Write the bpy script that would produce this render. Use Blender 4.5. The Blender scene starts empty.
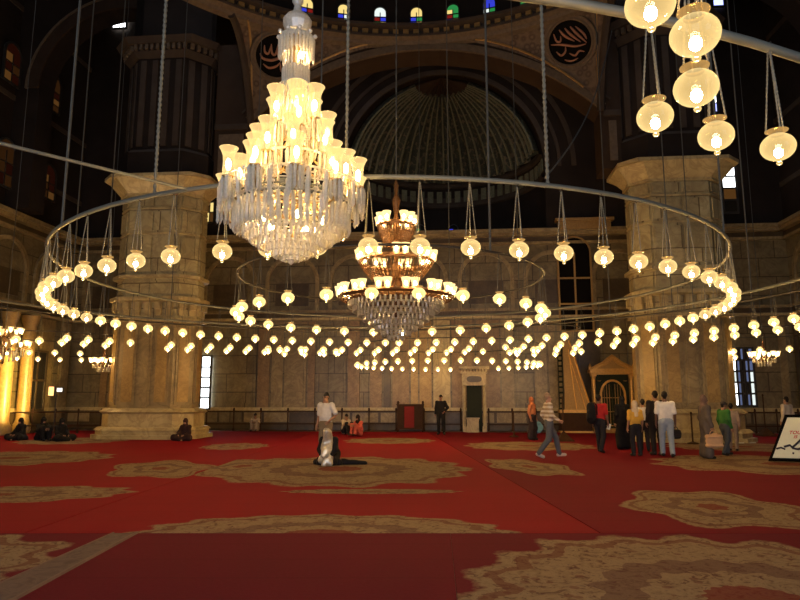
import bpy, math, random
import numpy as np
from mathutils import Matrix, Vector

random.seed(7)
S = bpy.context.scene
COL = S.collection
PI = math.pi

# ------------------------------------------------------------------ camera, world, exposure
PITCH = math.radians(8.62)
EYE = 1.65
FPX = 640.0
cam_d = bpy.data.cameras.new('camera')
cam = bpy.data.objects.new('camera', cam_d)
COL.objects.link(cam)
cam.location = (0, 0, EYE)
cam.rotation_euler = (PI / 2 + PITCH, 0, 0)
cam_d.sensor_width = 36.0
cam_d.lens = 36.0 * FPX / 800.0
cam_d.clip_end = 300
S.camera = cam
S.view_settings.view_transform = 'Standard'
S.view_settings.look = 'None'
S.view_settings.gamma = 1.0
S.view_settings.use_curve_mapping = False
S.view_settings.exposure = 1.30
world = bpy.data.worlds.new('daylight')
S.world = world
world.use_nodes = True
world.node_tree.nodes['Background'].inputs[0].default_value = (0.72, 0.80, 1.0, 1)
world.node_tree.nodes['Background'].inputs[1].default_value = 2.1
S.cycles.use_denoising = True
S.cycles.max_bounces = 8
S.cycles.transparent_max_bounces = 24
S.cycles.sample_clamp_indirect = 4.0

BULB = 172.0       # brightness of the lamp bulbs

# ------------------------------------------------------------------ frames of reference
MOSQ = Matrix.Translation((-0.2, 14.0, 0)) @ Matrix.Rotation(math.radians(-5), 4, 'Z')
MINV = MOSQ.inverted()
YAW = math.radians(-5)


def ray(px, py):
    u = (px - 400) / FPX
    v = (300 - py) / FPX
    return Vector((u, math.cos(PITCH) - v * math.sin(PITCH), math.sin(PITCH) + v * math.cos(PITCH)))


def at(px, py, Y):
    d = ray(px, py)
    return Vector((0, 0, EYE)) + d * (Y / d.y)


def floor_at(px, py, z=0.0):
    d = ray(px, py)
    return Vector((0, 0, EYE)) + d * ((z - EYE) / d.z)


def proj(p):
    x, y, z = p[0], p[1], p[2] - EYE
    den = y * math.cos(PITCH) + z * math.sin(PITCH)
    return 400 + FPX * x / den, 300 - FPX * (z * math.cos(PITCH) - y * math.sin(PITCH)) / den, den


# daylight comes in through three doorways in the wall behind the viewer; portals only steer the sampling
DOORS = (-9.0, 0.0, 9.0)
for dx_ in DOORS:
    pl = bpy.data.lights.new('doorway_portal', 'AREA')
    pl.shape = 'RECTANGLE'
    pl.size, pl.size_y = 5.0, 6.5
    pl.cycles.is_portal = True
    po = bpy.data.objects.new('doorway_portal', pl)
    COL.objects.link(po)
    po.matrix_world = MOSQ @ Matrix.Translation((dx_, -18.9, 3.25)) @ Matrix.Rotation(PI / 2, 4, 'X')


# ------------------------------------------------------------------ materials
def new_mat(name):
    m = bpy.data.materials.new(name)
    m.use_nodes = True
    nt = m.node_tree
    return m, nt, nt.nodes['Principled BSDF'], nt.nodes['Material Output']


def nd(nt, t, **kw):
    n = nt.nodes.new(t)
    for k, v in kw.items():
        setattr(n, k, v)
    return n


def setin(nt, sock, v):
    if hasattr(v, 'links'):
        nt.links.new(v, sock)
    else:
        sock.default_value = v


def mth(nt, op, a, b=None, clamp=False):
    n = nd(nt, 'ShaderNodeMath', operation=op, use_clamp=clamp)
    setin(nt, n.inputs[0], a)
    if b is not None:
        setin(nt, n.inputs[1], b)
    return n.outputs[0]


def mixc(nt, fac, a, b, blend='MIX'):
    n = nd(nt, 'ShaderNodeMix', data_type='RGBA', blend_type=blend)
    setin(nt, n.inputs[0], fac)
    setin(nt, n.inputs[6], a if hasattr(a, 'links') else (*a, 1))
    setin(nt, n.inputs[7], b if hasattr(b, 'links') else (*b, 1))
    return n.outputs[2]


def ramp(nt, fac, stops):
    n = nd(nt, 'ShaderNodeValToRGB')
    el = n.color_ramp.elements
    while len(el) < len(stops):
        el.new(0.5)
    for e, (p, c) in zip(el, stops):
        e.position = p
        e.color = (*c, 1)
    setin(nt, n.inputs[0], fac)
    return n.outputs[0]


def objco(nt):
    return nd(nt, 'ShaderNodeTexCoord').outputs['Object']


def noise(nt, co, scale, detail=3, rough=0.55, dist=0.0):
    n = nd(nt, 'ShaderNodeTexNoise')
    setin(nt, n.inputs['Vector'], co)
    n.inputs['Scale'].default_value = scale
    n.inputs['Detail'].default_value = detail
    n.inputs['Roughness'].default_value = rough
    n.inputs['Distortion'].default_value = dist
    return n.outputs[0]


def bump(nt, bs, h, strength=0.3, dist=0.05):
    b = nd(nt, 'ShaderNodeBump')
    b.inputs['Strength'].default_value = strength
    b.inputs['Distance'].default_value = dist
    setin(nt, b.inputs['Height'], h)
    nt.links.new(b.outputs[0], bs.inputs['Normal'])


def plain(name, c, rough=0.6, metal=0.0, var=0.25, scale=8.0, spec=0.4, bmp=0.0):
    m, nt, bs, out = new_mat(name)
    f = noise(nt, objco(nt), scale, 4)
    col = mixc(nt, f, tuple(x * (1 - var) for x in c), tuple(min(1, x * (1 + var)) for x in c))
    nt.links.new(col, bs.inputs['Base Color'])
    bs.inputs['Roughness'].default_value = rough
    bs.inputs['Metallic'].default_value = metal
    bs.inputs['Specular IOR Level'].default_value = spec
    if bmp:
        bump(nt, bs, noise(nt, objco(nt), scale * 3, 3), bmp, 0.02)
    return m


def marble(name, lo, hi, vein, scale=0.8, joints=None, rough=0.35):
    lo, hi, vein = [(x[0] * 0.97, x[1] * 1.06, x[2] * 0.80) for x in (lo, hi, vein)]      # honey-coloured stone
    m, nt, bs, out = new_mat(name)
    co = objco(nt)
    n1 = noise(nt, co, scale, 6, 0.65, 1.2)
    base = ramp(nt, n1, [(0.3, lo), (0.7, hi)])
    n2 = noise(nt, co, scale * 1.5, 5, 0.55, 1.8)
    v = mth(nt, 'ABSOLUTE', mth(nt, 'SUBTRACT', n2, 0.5))
    vm = mth(nt, 'SUBTRACT', 1.0, mth(nt, 'MULTIPLY', v, 14.0), clamp=True)
    c = mixc(nt, mth(nt, 'MULTIPLY', vm, 0.42), base, vein)
    big = noise(nt, co, 0.35, 3)
    c = mixc(nt, mth(nt, 'MULTIPLY', big, 0.55), c, lo, 'MULTIPLY')
    if joints:
        bw, bh = joints
        sp = nd(nt, 'ShaderNodeSeparateXYZ')
        nt.links.new(co, sp.inputs[0])
        cb = nd(nt, 'ShaderNodeCombineXYZ')
        nt.links.new(mth(nt, 'ADD', sp.outputs[0], mth(nt, 'MULTIPLY', sp.outputs[1], 1.7)), cb.inputs[0])
        nt.links.new(sp.outputs[2], cb.inputs[1])
        br = nd(nt, 'ShaderNodeTexBrick')
        nt.links.new(cb.outputs[0], br.inputs['Vector'])
        br.inputs['Scale'].default_value = 1.0
        br.inputs['Brick Width'].default_value = bw
        br.inputs['Row Height'].default_value = bh
        br.inputs['Mortar Size'].default_value = 0.025
        br.inputs['Color1'].default_value = (1, 1, 1, 1)
        br.inputs['Color2'].default_value = (0.72, 0.72, 0.72, 1)
        br.inputs['Mortar'].default_value = (0.3, 0.26, 0.22, 1)
        c = mixc(nt, 1.0, c, br.outputs[0], 'MULTIPLY')
    nt.links.new(c, bs.inputs['Base Color'])
    bs.inputs['Roughness'].default_value = rough
    bump(nt, bs, n2, 0.15, 0.03)
    return m


M = {}
M['marble'] = marble('alabaster', (0.25, 0.17, 0.10), (0.48, 0.35, 0.22), (0.13, 0.075, 0.04))
M['marble_light'] = marble('alabaster_light', (0.42, 0.31, 0.20), (0.66, 0.52, 0.36), (0.22, 0.14, 0.08))
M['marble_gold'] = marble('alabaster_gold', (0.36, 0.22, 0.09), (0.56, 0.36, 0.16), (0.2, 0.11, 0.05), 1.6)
M['marble_red'] = marble('alabaster_red', (0.24, 0.14, 0.075), (0.40, 0.25, 0.14), (0.14, 0.06, 0.03), 1.4)
M['marble_dark'] = marble('alabaster_dark', (0.06, 0.036, 0.02), (0.14, 0.09, 0.052), (0.05, 0.03, 0.02))
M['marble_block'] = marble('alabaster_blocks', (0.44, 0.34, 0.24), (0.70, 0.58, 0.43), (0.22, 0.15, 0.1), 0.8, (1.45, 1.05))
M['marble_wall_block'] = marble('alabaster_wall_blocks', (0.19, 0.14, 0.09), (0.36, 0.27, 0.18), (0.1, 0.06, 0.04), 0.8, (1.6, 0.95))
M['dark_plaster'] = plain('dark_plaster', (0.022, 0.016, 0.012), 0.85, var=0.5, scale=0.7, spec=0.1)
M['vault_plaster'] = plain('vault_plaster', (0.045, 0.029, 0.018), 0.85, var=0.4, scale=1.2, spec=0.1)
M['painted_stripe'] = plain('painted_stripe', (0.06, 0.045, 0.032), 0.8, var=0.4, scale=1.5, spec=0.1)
M['upper_trim'] = plain('upper_trim', (0.13, 0.095, 0.058), 0.7, var=0.45, scale=6, spec=0.2)
M['gold'] = plain('gilded_wood', (0.62, 0.36, 0.10), 0.38, 0.55, var=0.35, scale=12)
M['gold_dull'] = plain('dull_gilding', (0.36, 0.22, 0.07), 0.5, 0.35, var=0.4, scale=14)
M['green_dark'] = plain('dark_green_wood', (0.012, 0.018, 0.010), 0.55, var=0.3, spec=0.15)
M['wood_dark'] = plain('dark_wood', (0.045, 0.022, 0.011), 0.6, var=0.4, scale=5, spec=0.12)
M['wood_red'] = plain('red_brown_wood', (0.12, 0.03, 0.018), 0.5, var=0.3, scale=5)
M['iron'] = plain('painted_iron', (0.16, 0.17, 0.14), 0.45, 0.3, var=0.2, scale=3)
M['iron_dark'] = plain('dark_iron', (0.045, 0.042, 0.036), 0.5, 0.4, var=0.2)
M['rope'] = plain('old_chain', (0.17, 0.17, 0.13), 0.6, 0.2, var=0.3, scale=20)
M['rope_dark'] = plain('dark_cord', (0.075, 0.078, 0.066), 0.7, 0.0, var=0.3, scale=20)
M['brass'] = plain('old_brass', (0.42, 0.28, 0.11), 0.35, 0.8, var=0.3, scale=10)
M['bronze'] = plain('brown_bronze', (0.13, 0.065, 0.026), 0.45, 0.5, var=0.4, scale=14)
M['black'] = plain('black_void', (0.006, 0.005, 0.004), 0.9, var=0.2, spec=0.05)
M['stone_floor'] = plain('stone_floor', (0.08, 0.05, 0.035), 0.4, var=0.3, scale=2)


def emit(name, c, s, mis=True):
    m, nt, bs, out = new_mat(name)
    nt.nodes.remove(bs)
    e = nd(nt, 'ShaderNodeEmission')
    e.inputs[0].default_value = (*c, 1)
    e.inputs[1].default_value = s
    nt.links.new(e.outputs[0], out.inputs[0])
    if not mis:
        m.cycles.emission_sampling = 'NONE'
    return m


def lamp_glass(name, tint, ec, es, fac, mis=False):
    """Thin glass that lets the bulb show, scatters a little of its light and has a sheen."""
    m, nt, bs, out = new_mat(name)
    nt.nodes.remove(bs)
    tr = nd(nt, 'ShaderNodeBsdfTransparent')
    tr.inputs[0].default_value = (*tint, 1)
    e = nd(nt, 'ShaderNodeEmission')
    f = noise(nt, objco(nt), 30.0, 2)
    e.inputs[0].default_value = (*ec, 1)
    nt.links.new(mth(nt, 'MULTIPLY', mth(nt, 'ADD', mth(nt, 'MULTIPLY', f, 0.2), 0.9), es), e.inputs[1])
    mx = nd(nt, 'ShaderNodeMixShader')
    lw = nd(nt, 'ShaderNodeLayerWeight')
    lw.inputs[0].default_value = 0.35
    nt.links.new(mth(nt, 'ADD', mth(nt, 'MULTIPLY', lw.outputs['Facing'], 0.35), fac, clamp=True), mx.inputs[0])
    nt.links.new(tr.outputs[0], mx.inputs[1])
    nt.links.new(e.outputs[0], mx.inputs[2])
    gl = nd(nt, 'ShaderNodeBsdfGlossy')
    gl.inputs['Roughness'].default_value = 0.06
    mx2 = nd(nt, 'ShaderNodeMixShader')
    nt.links.new(mth(nt, 'MULTIPLY', lw.outputs['Fresnel'], 0.22), mx2.inputs[0])
    nt.links.new(mx.outputs[0], mx2.inputs[1])
    nt.links.new(gl.outputs[0], mx2.inputs[2])
    nt.links.new(mx2.outputs[0], out.inputs[0])
    if not mis:
        m.cycles.emission_sampling = 'NONE'
    return m


WARM = (1.0, 0.64, 0.29)
M['bulb'] = emit('bulb_glow', WARM, BULB)
M['bulb_far'] = M['bulb']
M['globe'] = lamp_glass('amber_globe_glass', (0.93, 0.80, 0.56), (1.0, 0.72, 0.30), 0.75, 0.24)
M['globe_far'] = lamp_glass('amber_globe_glass_far', (0.95, 0.84, 0.62), (1.0, 0.70, 0.28), 0.78, 0.46)
M['rim_glass'] = lamp_glass('amber_rim_glass', (0.85, 0.68, 0.44), (1.0, 0.6, 0.2), 0.34, 0.30)
M['shade_glass'] = lamp_glass('frosted_shade_glass', (0.95, 0.86, 0.66), (1.0, 0.68, 0.28), 0.66, 0.36)
M['shade_bulb'] = emit('shade_bulb_glow', WARM, BULB * 0.4)
M['cup_glass'] = lamp_glass('cup_shade_glass', (0.95, 0.86, 0.66), (1.0, 0.66, 0.28), 1.0, 0.45)


def crystal_mat(name, c):
    m, nt, bs, out = new_mat(name)
    f = noise(nt, objco(nt), 45.0, 2)
    col = mixc(nt, f, tuple(x * 0.55 for x in c), c)
    nt.links.new(col, bs.inputs['Base Color'])
    bs.inputs['Roughness'].default_value = 0.12
    bs.inputs['Specular IOR Level'].default_value = 0.9
    bs.inputs['Coat Weight'].default_value = 0.5
    t = nd(nt, 'ShaderNodeBsdfTranslucent')
    nt.links.new(col, t.inputs[0])
    tr = nd(nt, 'ShaderNodeBsdfTransparent')
    mx = nd(nt, 'ShaderNodeMixShader')
    mx.inputs[0].default_value = 0.35
    nt.links.new(bs.outputs[0], mx.inputs[1])
    nt.links.new(t.outputs[0], mx.inputs[2])
    mx2 = nd(nt, 'ShaderNodeMixShader')
    mx2.inputs[0].default_value = 0.16
    nt.links.new(mx.outputs[0], mx2.inputs[1])
    nt.links.new(tr.outputs[0], mx2.inputs[2])
    nt.links.new(mx2.outputs[0], out.inputs[0])
    return m


M['crystal'] = crystal_mat('cut_crystal', (0.95, 0.91, 0.76))
M['crystal_grey'] = crystal_mat('cut_crystal_grey', (0.68, 0.66, 0.56))


# ------------------------------------------------------------------ mesh helper
class MB:
    def __init__(s):
        s.v, s.f, s.m, s.mi = [], [], [], 0

    def add(s, vs, fs):
        o = len(s.v)
        s.v += [tuple(p) for p in vs]
        s.f += [tuple(i + o for i in f) for f in fs]
        s.m += [s.mi] * len(fs)

    def box(s, x0, x1, y0, y1, z0, z1):
        s.add([(x0, y0, z0), (x1, y0, z0), (x1, y1, z0), (x0, y1, z0), (x0, y0, z1), (x1, y0, z1), (x1, y1, z1), (x0, y1, z1)],
              [(0, 3, 2, 1), (4, 5, 6, 7), (0, 1, 5, 4), (1, 2, 6, 5), (2, 3, 7, 6), (3, 0, 4, 7)])

    def loft(s, rings, closed=True, cap=True):
        n = len(rings[0])
        vs = [p for r in rings for p in r]
        fs = []
        for k in range(len(rings) - 1):
            for i in range(n if closed else n - 1):
                j = (i + 1) % n
                fs.append((k * n + i, k * n + j, (k + 1) * n + j, (k + 1) * n + i))
        if cap:
            fs.append(tuple(range(n))[::-1])
            fs.append(tuple((len(rings) - 1) * n + i for i in range(n)))
        s.add(vs, fs)

    def prism(s, poly, z0, z1, poly2=None):
        p2 = poly2 or poly
        s.loft([[(x, y, z0) for x, y in poly], [(x, y, z1) for x, y in p2]])

    def prismy(s, poly, y0, y1):
        s.loft([[(x, y1, z) for x, z in poly], [(x, y0, z) for x, z in poly]])

    def lathe(s, prof, n=16, c=(0, 0, 0), a0=0.0, cap=False):
        s.loft([[(c[0] + r * math.cos(a0 + 2 * PI * i / n), c[1] + r * math.sin(a0 + 2 * PI * i / n), c[2] + z) for i in range(n)] for r, z in prof], True, cap)

    def tube(s, pts, r, n=6, closed=False):
        pts = [Vector(p) for p in pts]
        rings = []
        up = Vector((0, 0, 1))
        N = len(pts)
        for k, p in enumerate(pts):
            a = pts[(k - 1) % N] if (closed or k) else p
            b = pts[(k + 1) % N] if (closed or k < N - 1) else p
            d = (b - a).normalized()
            u = d.cross(up)
            if u.length < 0.05:
                u = d.cross(Vector((1, 0, 0)))
            u.normalize()
            w = u.cross(d)
            rr = r[k] if isinstance(r, (list, tuple)) else r
            rings.append([p + (u * math.cos(2 * PI * i / n) + w * math.sin(2 * PI * i / n)) * rr for i in range(n)])
        if closed:
            rings.append(rings[0])
        s.loft(rings, True, not closed)

    def ico(s, c, r, sq=1.0, n=8, m=6):
        prof = [(max(1e-4, r * math.sin(PI * k / m)), -r * sq * math.cos(PI * k / m)) for k in range(m + 1)]
        s.lathe(prof, n, c)

    def arch(s, x0, x1, z0, z1, cx, hw, zs, rise, y0, y1, n=28, seg=False):
        """Wall from x0..x1, z0..z1 at depth y0..y1 with an arched opening down to z0."""
        pts = []
        if seg:
            R = (hw * hw + rise * rise) / (2 * rise)
        for k in range(n + 1):
            t = -1 + 2 * k / n
            if seg:
                x = hw * t
                z = zs + math.sqrt(R * R - x * x) - (R - rise)
            else:
                x = hw * math.sin(t * PI / 2)
                z = zs + rise * math.cos(t * PI / 2)
            pts.append((cx + x, z))
        s.box(x0, cx - hw, y0, y1, z0, z1)
        s.box(cx + hw, x1, y0, y1, z0, z1)
        for (xa, za), (xb, zb) in zip(pts[:-1], pts[1:]):
            s.loft([[(xa, y0, za), (xb, y0, zb), (xb, y0, z1), (xa, y0, z1)], [(xa, y1, za), (xb, y1, zb), (xb, y1, z1), (xa, y1, z1)]])
        return pts

    def archband(s, pts, w, y0, y1):
        """A band of width w outside an arch's curve."""
        n = len(pts)
        out = []
        for k, (x, z) in enumerate(pts):
            a, b = pts[max(0, k - 1)], pts[min(n - 1, k + 1)]
            tx, tz = b[0] - a[0], b[1] - a[1]
            l = math.hypot(tx, tz)
            out.append((x - tz / l * w, z + tx / l * w))
        for k in range(n - 1):
            a, b, c, d = pts[k], pts[k + 1], out[k + 1], out[k]
            q = [a, b, c, d]
            s.loft([[(x, y0, z) for x, z in q], [(x, y1, z) for x, z in q]])

    def build(s, name, mats, parent=None, smooth=False, mw=None, loc=None):
        me = bpy.data.meshes.new(name)
        me.from_pydata(s.v, [], s.f)
        for m in (mats if isinstance(mats, (list, tuple)) else [mats]):
            me.materials.append(M[m] if isinstance(m, str) else m)
        me.polygons.foreach_set('material_index', s.m)
        if smooth:
            me.polygons.foreach_set('use_smooth', [True] * len(me.polygons))
        me.update()
        o = bpy.data.objects.new(name, me)
        COL.objects.link(o)
        if parent:
            o.parent = parent
        if mw is not None:
            o.matrix_world = mw
        if loc is not None:
            o.location = loc
        return o


def fix(o):
    """outward normals"""
    import bmesh
    bm = bmesh.new()
    bm.from_mesh(o.data)
    bmesh.ops.recalc_face_normals(bm, faces=bm.faces)
    bm.to_mesh(o.data)
    bm.free()
    return o


def tag(o, label, cat, group=None, kind=None):
    o['label'] = label
    o['category'] = cat
    if group:
        o['group'] = group
    if kind:
        o['kind'] = kind
    return o


def thing(name, label, cat, loc=(0, 0, 0), rz=0.0, group=None):
    o = bpy.data.objects.new(name, None)
    COL.objects.link(o)
    o.location = loc
    o.rotation_euler = (0, 0, rz)
    o.empty_display_size = 0.2
    return tag(o, label, cat, group)


def copy_tree(o, parent=None):
    c = o.copy()
    COL.objects.link(c)
    if parent:
        c.parent = parent
    for ch in o.children:
        copy_tree(ch, c)
    return c


def struct(name, mb, mats, label, cat, mw=MOSQ, smooth=False, parent=None):
    o = fix(mb.build(name, mats, parent, smooth, mw=mw))
    if parent is None:
        tag(o, label, cat, None, 'structure')
    return o


ORD = ('first second third fourth fifth sixth seventh eighth ninth tenth eleventh twelfth thirteenth fourteenth fifteenth sixteenth '
       'seventeenth eighteenth nineteenth twentieth').split()
for t_ in ('twenty', 'thirty', 'forty', 'fifty'):
    ORD += [t_ + '-' + w for w in ORD[:9]] + [{'twenty': 'thirtieth', 'thirty': 'fortieth', 'forty': 'fiftieth', 'fifty': 'sixtieth'}[t_]]

# ------------------------------------------------------------------ structure: floor, ceiling, walls
XL, XR, YB, YF = -19.4, 18.0, 19.0, -19.0
fl = MB()
fl.box(XL - 0.5, XR + 0.5, YF, YB + 0.5, -0.3, -0.02)
struct('floor', fl, 'stone_floor', 'pale stone floor showing between carpets and walls', 'floor')

ce = MB()
RD, DCX, DCY = 11.3, 0.1, 0.3
nseg = 64
ring_in = [(DCX + (RD + 0.5) * math.cos(2 * PI * i / nseg), DCY + (RD + 0.5) * math.sin(2 * PI * i / nseg)) for i in range(nseg)]
ring_out = []
for x, y in ring_in:
    dx, dy = x - DCX, y - DCY
    k = min(20.0 / max(abs(dx), 1e-6), 20.0 / max(abs(dy), 1e-6))
    ring_out.append((DCX + dx * k, DCY + dy * k))
ce.add([(x, y, 25.5) for x, y in ring_in] + [(x, y, 25.5) for x, y in ring_out],
       [(i, (i + 1) % nseg, nseg + (i + 1) % nseg, nseg + i) for i in range(nseg)])
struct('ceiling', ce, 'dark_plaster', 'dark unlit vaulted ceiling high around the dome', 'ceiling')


def wall_panels(L, seed, gold=None, skip=(), bands=True):
    """Marble wall in its own frame: x along 0..L, front at y=0 facing -y, z up."""
    rnd = random.Random(seed)
    w = MB()
    w.mi = 0
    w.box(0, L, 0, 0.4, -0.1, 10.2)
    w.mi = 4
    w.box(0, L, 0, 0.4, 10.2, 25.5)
    # plinth
    w.mi = 3
    w.box(0, L, -0.22, 0, 0, 0.28)
    w.box(0, L, -0.14, 0, 0.28, 0.95)
    w.mi = 1
    w.box(0, L, -0.2, 0, 0.95, 1.12)
    x = 0.3
    while x < L - 0.6:                     # carved plinth panels
        ww = min(rnd.uniform(1.0, 1.7), L - x - 0.2)
        w.mi = rnd.choice([0, 3, 2])
        w.box(x, x + ww - 0.14, -0.19, -0.1, 0.38, 0.86)
        x += ww
    # tall fluted panels
    x = 0.2
    while x < L - 0.4:
        ww = min(rnd.choice([0.45, 0.7, 0.95, 1.25]), L - x)
        if not any(a - 0.1 < x + ww and x < b + 0.1 for a, b in skip):
            if gold and gold[0] < x < gold[1]:
                w.mi = rnd.choice([5, 6, 1, 6])
            else:
                w.mi = rnd.choice([0, 0, 2, 6, 3, 2])
            dpt = rnd.choice([0.04, 0.08, 0.15])
            w.box(x, x + ww - 0.09, -dpt, 0, 1.12, 5.55)
            if ww > 0.9:
                w.box(x + 0.14, x + ww - 0.23, -dpt - 0.04, -dpt, 1.35, 5.3)
        x += ww
    # middle cornice
    w.mi = 1
    w.box(0, L, -0.28, 0, 5.62, 5.75)
    w.mi = 3
    w.box(0, L, -0.2, 0, 5.75, 6.0)
    w.mi = 2
    w.box(0, L, -0.34, 0, 6.0, 6.14)
    # upper blind arches and block courses
    x = 0.6
    while x < L - 3.2:
        pts = [(x + 1.4 - 1.25 * math.cos(PI * k / 18), 7.7 + 1.25 * math.sin(PI * k / 18)) for k in range(19)]
        w.mi = 2
        w.archband(pts, 0.2, -0.12, 0)
        w.box(x - 0.05, x + 0.15, -0.12, 0, 6.14, 7.7)
        w.box(x + 2.65, x + 2.85, -0.12, 0, 6.14, 7.7)
        w.mi = 3
        w.box(x + 0.5, x + 2.3, -0.05, 0, 6.4, 7.6)
        x += 3.4
    w.mi = 2
    w.box(0, L, -0.25, 0, 9.45, 9.6)
    w.mi = 3
    w.box(0, L, -0.18, 0, 9.6, 9.85)
    w.mi = 2
    w.box(0, L, -0.5, 0, 9.85, 10.02)
    w.box(0, L, -0.62, 0, 10.02, 10.2)
    # faint painted bands on the dark upper wall
    w.mi = 7
    for z in (12.2, 15.6, 20.2) if bands else ():
        w.box(0, L, -0.06, 0, z, z + 0.25)
    return w


WM = ['marble_wall_block', 'marble_light', 'marble', 'marble_dark', 'dark_plaster', 'marble_gold', 'marble_red', 'painted_stripe']
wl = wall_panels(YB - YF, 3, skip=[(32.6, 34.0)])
struct('wall_left', wl, WM, 'brown marble side wall running back along the hall, dark above its cornice', 'wall',
       MOSQ @ Matrix.Translation((XL, YF, 0)) @ Matrix.Rotation(PI / 2, 4, 'Z'))
wr = wall_panels(YB - YF, 5)
struct('wall_right', wr, WM, 'brown marble side wall beyond the sign board', 'wall',
       MOSQ @ Matrix.Translation((XR, YB, 0)) @ Matrix.Rotation(-PI / 2, 4, 'Z'))

wf = MB()
xs_ = [XL - 0.5] + [v for d_ in DOORS for v in (d_ - 2.5, d_ + 2.5)] + [XR + 0.5]
for k in range(0, len(xs_), 2):
    wf.box(xs_[k], xs_[k + 1], -19.4, -19.0, 0, 6.5)
wf.box(XL - 0.5, XR + 0.5, -19.4, -19.0, 6.5, 25.5)
struct('wall_front', wf, 'marble_dark', 'entrance wall with three tall doorways, behind the viewer', 'wall')

# back wall with the apse opening above its marble
ACX, AR, AZ = 0.8, 5.4, 13.7
wb = wall_panels(XR - XL, 11, gold=(17.2, 23.0), skip=[(6.9, 8.2), (34.6, 36.2)], bands=False)
# the plain upper block is rebuilt with an arched opening
for k in range(len(wb.f)):
    pass
i0 = 8                                  # second box: vertices 8..15, faces 6..11
del wb.f[6:12], wb.m[6:12]
wb.mi = 4
ax = ACX - XL
apts = wb.arch(0, XR - XL, 10.2, 25.5, ax, AR, AZ, AR, 0, 0.4, 40)
wb.mi = 7
wb.archband(apts, 0.28, -0.10, 0.1)
bp = [(ax + (x - ax) * 1.13, AZ + (z - AZ) * 1.13) for x, z in apts]
wb.archband(bp, 0.18, -0.06, 0.1)
bp = [(ax + (x - ax) * 1.26, AZ + (z - AZ) * 1.26) for x, z in apts]
wb.archband(bp, 0.25, -0.08, 0.1)
struct('wall_back', wb, WM, 'brown marble prayer wall at the far end, with ribbed half dome above', 'wall',
       MOSQ @ Matrix.Translation((XL, YB, 0)))
# painted bands crossed the apse opening: they sit in front only beside it

# apse half dome with flutes
hd_m, nt, bs, _o = new_mat('painted_half_dome')
co = objco(nt)
sp = nd(nt, 'ShaderNodeSeparateXYZ')
nt.links.new(co, sp.inputs[0])
n1 = noise(nt, co, 2.2, 5, 0.7)
v1 = nd(nt, 'ShaderNodeTexVoronoi')
nt.links.new(co, v1.inputs['Vector'])
v1.inputs['Scale'].default_value = 5.0
c = ramp(nt, n1, [(0.35, (0.020, 0.026, 0.016)), (0.62, (0.050, 0.054, 0.032))])
c = mixc(nt, mth(nt, 'GREATER_THAN', v1.outputs['Distance'], 0.66), c, (0.11, 0.09, 0.05))
nt.links.new(c, bs.inputs['Base Color'])
bs.inputs['Roughness'].default_value = 0.8
M['half_dome'] = hd_m
hd = MB()
M['rib_paint'] = plain('rib_paint', (0.15, 0.15, 0.088), 0.7, var=0.5, scale=9, spec=0.2)
NF = 26
nu, nv = NF * 8, 22
rings = []
for j in range(nv + 1):
    el = math.radians(12) + (math.radians(74) - math.radians(12)) * j / nv
    row = []
    for i in range(nu + 1):
        a = PI * i / nu
        r = AR - 0.42 * (1 - abs(math.sin(a * NF / 2))) * (math.cos(el) ** 0.4)
        row.append((ACX + r * math.cos(el) * math.cos(a), YB + 0.3 + r * math.cos(el) * math.sin(a), AZ + r * math.sin(el)))
    rings.append(row)
hd.loft(rings, False, False)
hd.mi = 3
for k in range(NF + 1):
    a = min(max(2 * PI * k / NF / 2, 0.01), PI - 0.01)
    pts_ = []
    for j in range(0, nv + 1, 2):
        el = math.radians(12) + (math.radians(74) - math.radians(12)) * j / nv
        r = AR - 0.42 * (math.cos(el) ** 0.4) - 0.02
        pts_.append((ACX + r * math.cos(el) * math.cos(a), YB + 0.3 + r * math.cos(el) * math.sin(a), AZ + r * math.sin(el)))
    hd.tube(pts_, [0.075 - 0.045 * q / len(pts_) for q in range(len(pts_))], 5)
hd.mi = 4
hd.loft([[(ACX + (AR + 0.06) * math.cos(PI * i / 48), YB + 0.25 + (AR + 0.06) * math.sin(PI * i / 48), z) for i in range(49)] for z in (10.1, AZ)], False, False)
hd.loft([[(ACX + (AR + 0.06) * math.cos(e_) * math.cos(PI * i / 48), YB + 0.25 + (AR + 0.06) * math.cos(e_) * math.sin(PI * i / 48), AZ + (AR + 0.06) * math.sin(e_)) for i in range(49)]
         for e_ in [PI / 2 * q / 16 for q in range(17)]], False, False)
# gilt crown of the shell
hd.mi = 1
el = math.radians(74)
hd.loft([rings[-1], [(ACX + 0.02 * math.cos(PI * i / nu), YB + 0.3 + 0.02 * math.sin(PI * i / nu), AZ + AR) for i in range(nu + 1)]], False, False)
# band with little square panels under the flutes
hd.mi = 2
band = [[(ACX + r * math.cos(PI * i / 60), YB + 0.3 + r * math.sin(PI * i / 60), z) for i in range(61)]
        for r, z in ((AR, AZ - 0.5), (AR - 0.15, AZ - 0.45), (AR - 0.15, AZ - 0.3), (AR, AZ - 0.25), (AR, AZ + 0.75), (AR - 0.2, AZ + 0.8), (AR - 0.22, AZ + 0.98), (AR - 0.15, AZ + 1.1))]
hd.loft(band, False, False)
hd.mi = 3
for i in range(30):
    a0, a1 = PI * (i + 0.2) / 30, PI * (i + 0.8) / 30
    r = AR - 0.07
    q = [(a0, AZ - 0.1), (a1, AZ - 0.1), (a1, AZ + 0.6), (a0, AZ + 0.6)]
    hd.loft([[(ACX + r * math.cos(a), YB + 0.3 + r * math.sin(a), z) for a, z in q],
             [(ACX + (r + 0.06) * math.cos(a), YB + 0.3 + (r + 0.06) * math.sin(a), z) for a, z in q]])
hd.mi = 4
hd.loft([[(ACX + AR * math.cos(PI * i / 60), YB + 0.3 + AR * math.sin(PI * i / 60), z) for i in range(61)] for z in (10.2, AZ - 0.5)], False, False)
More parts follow.
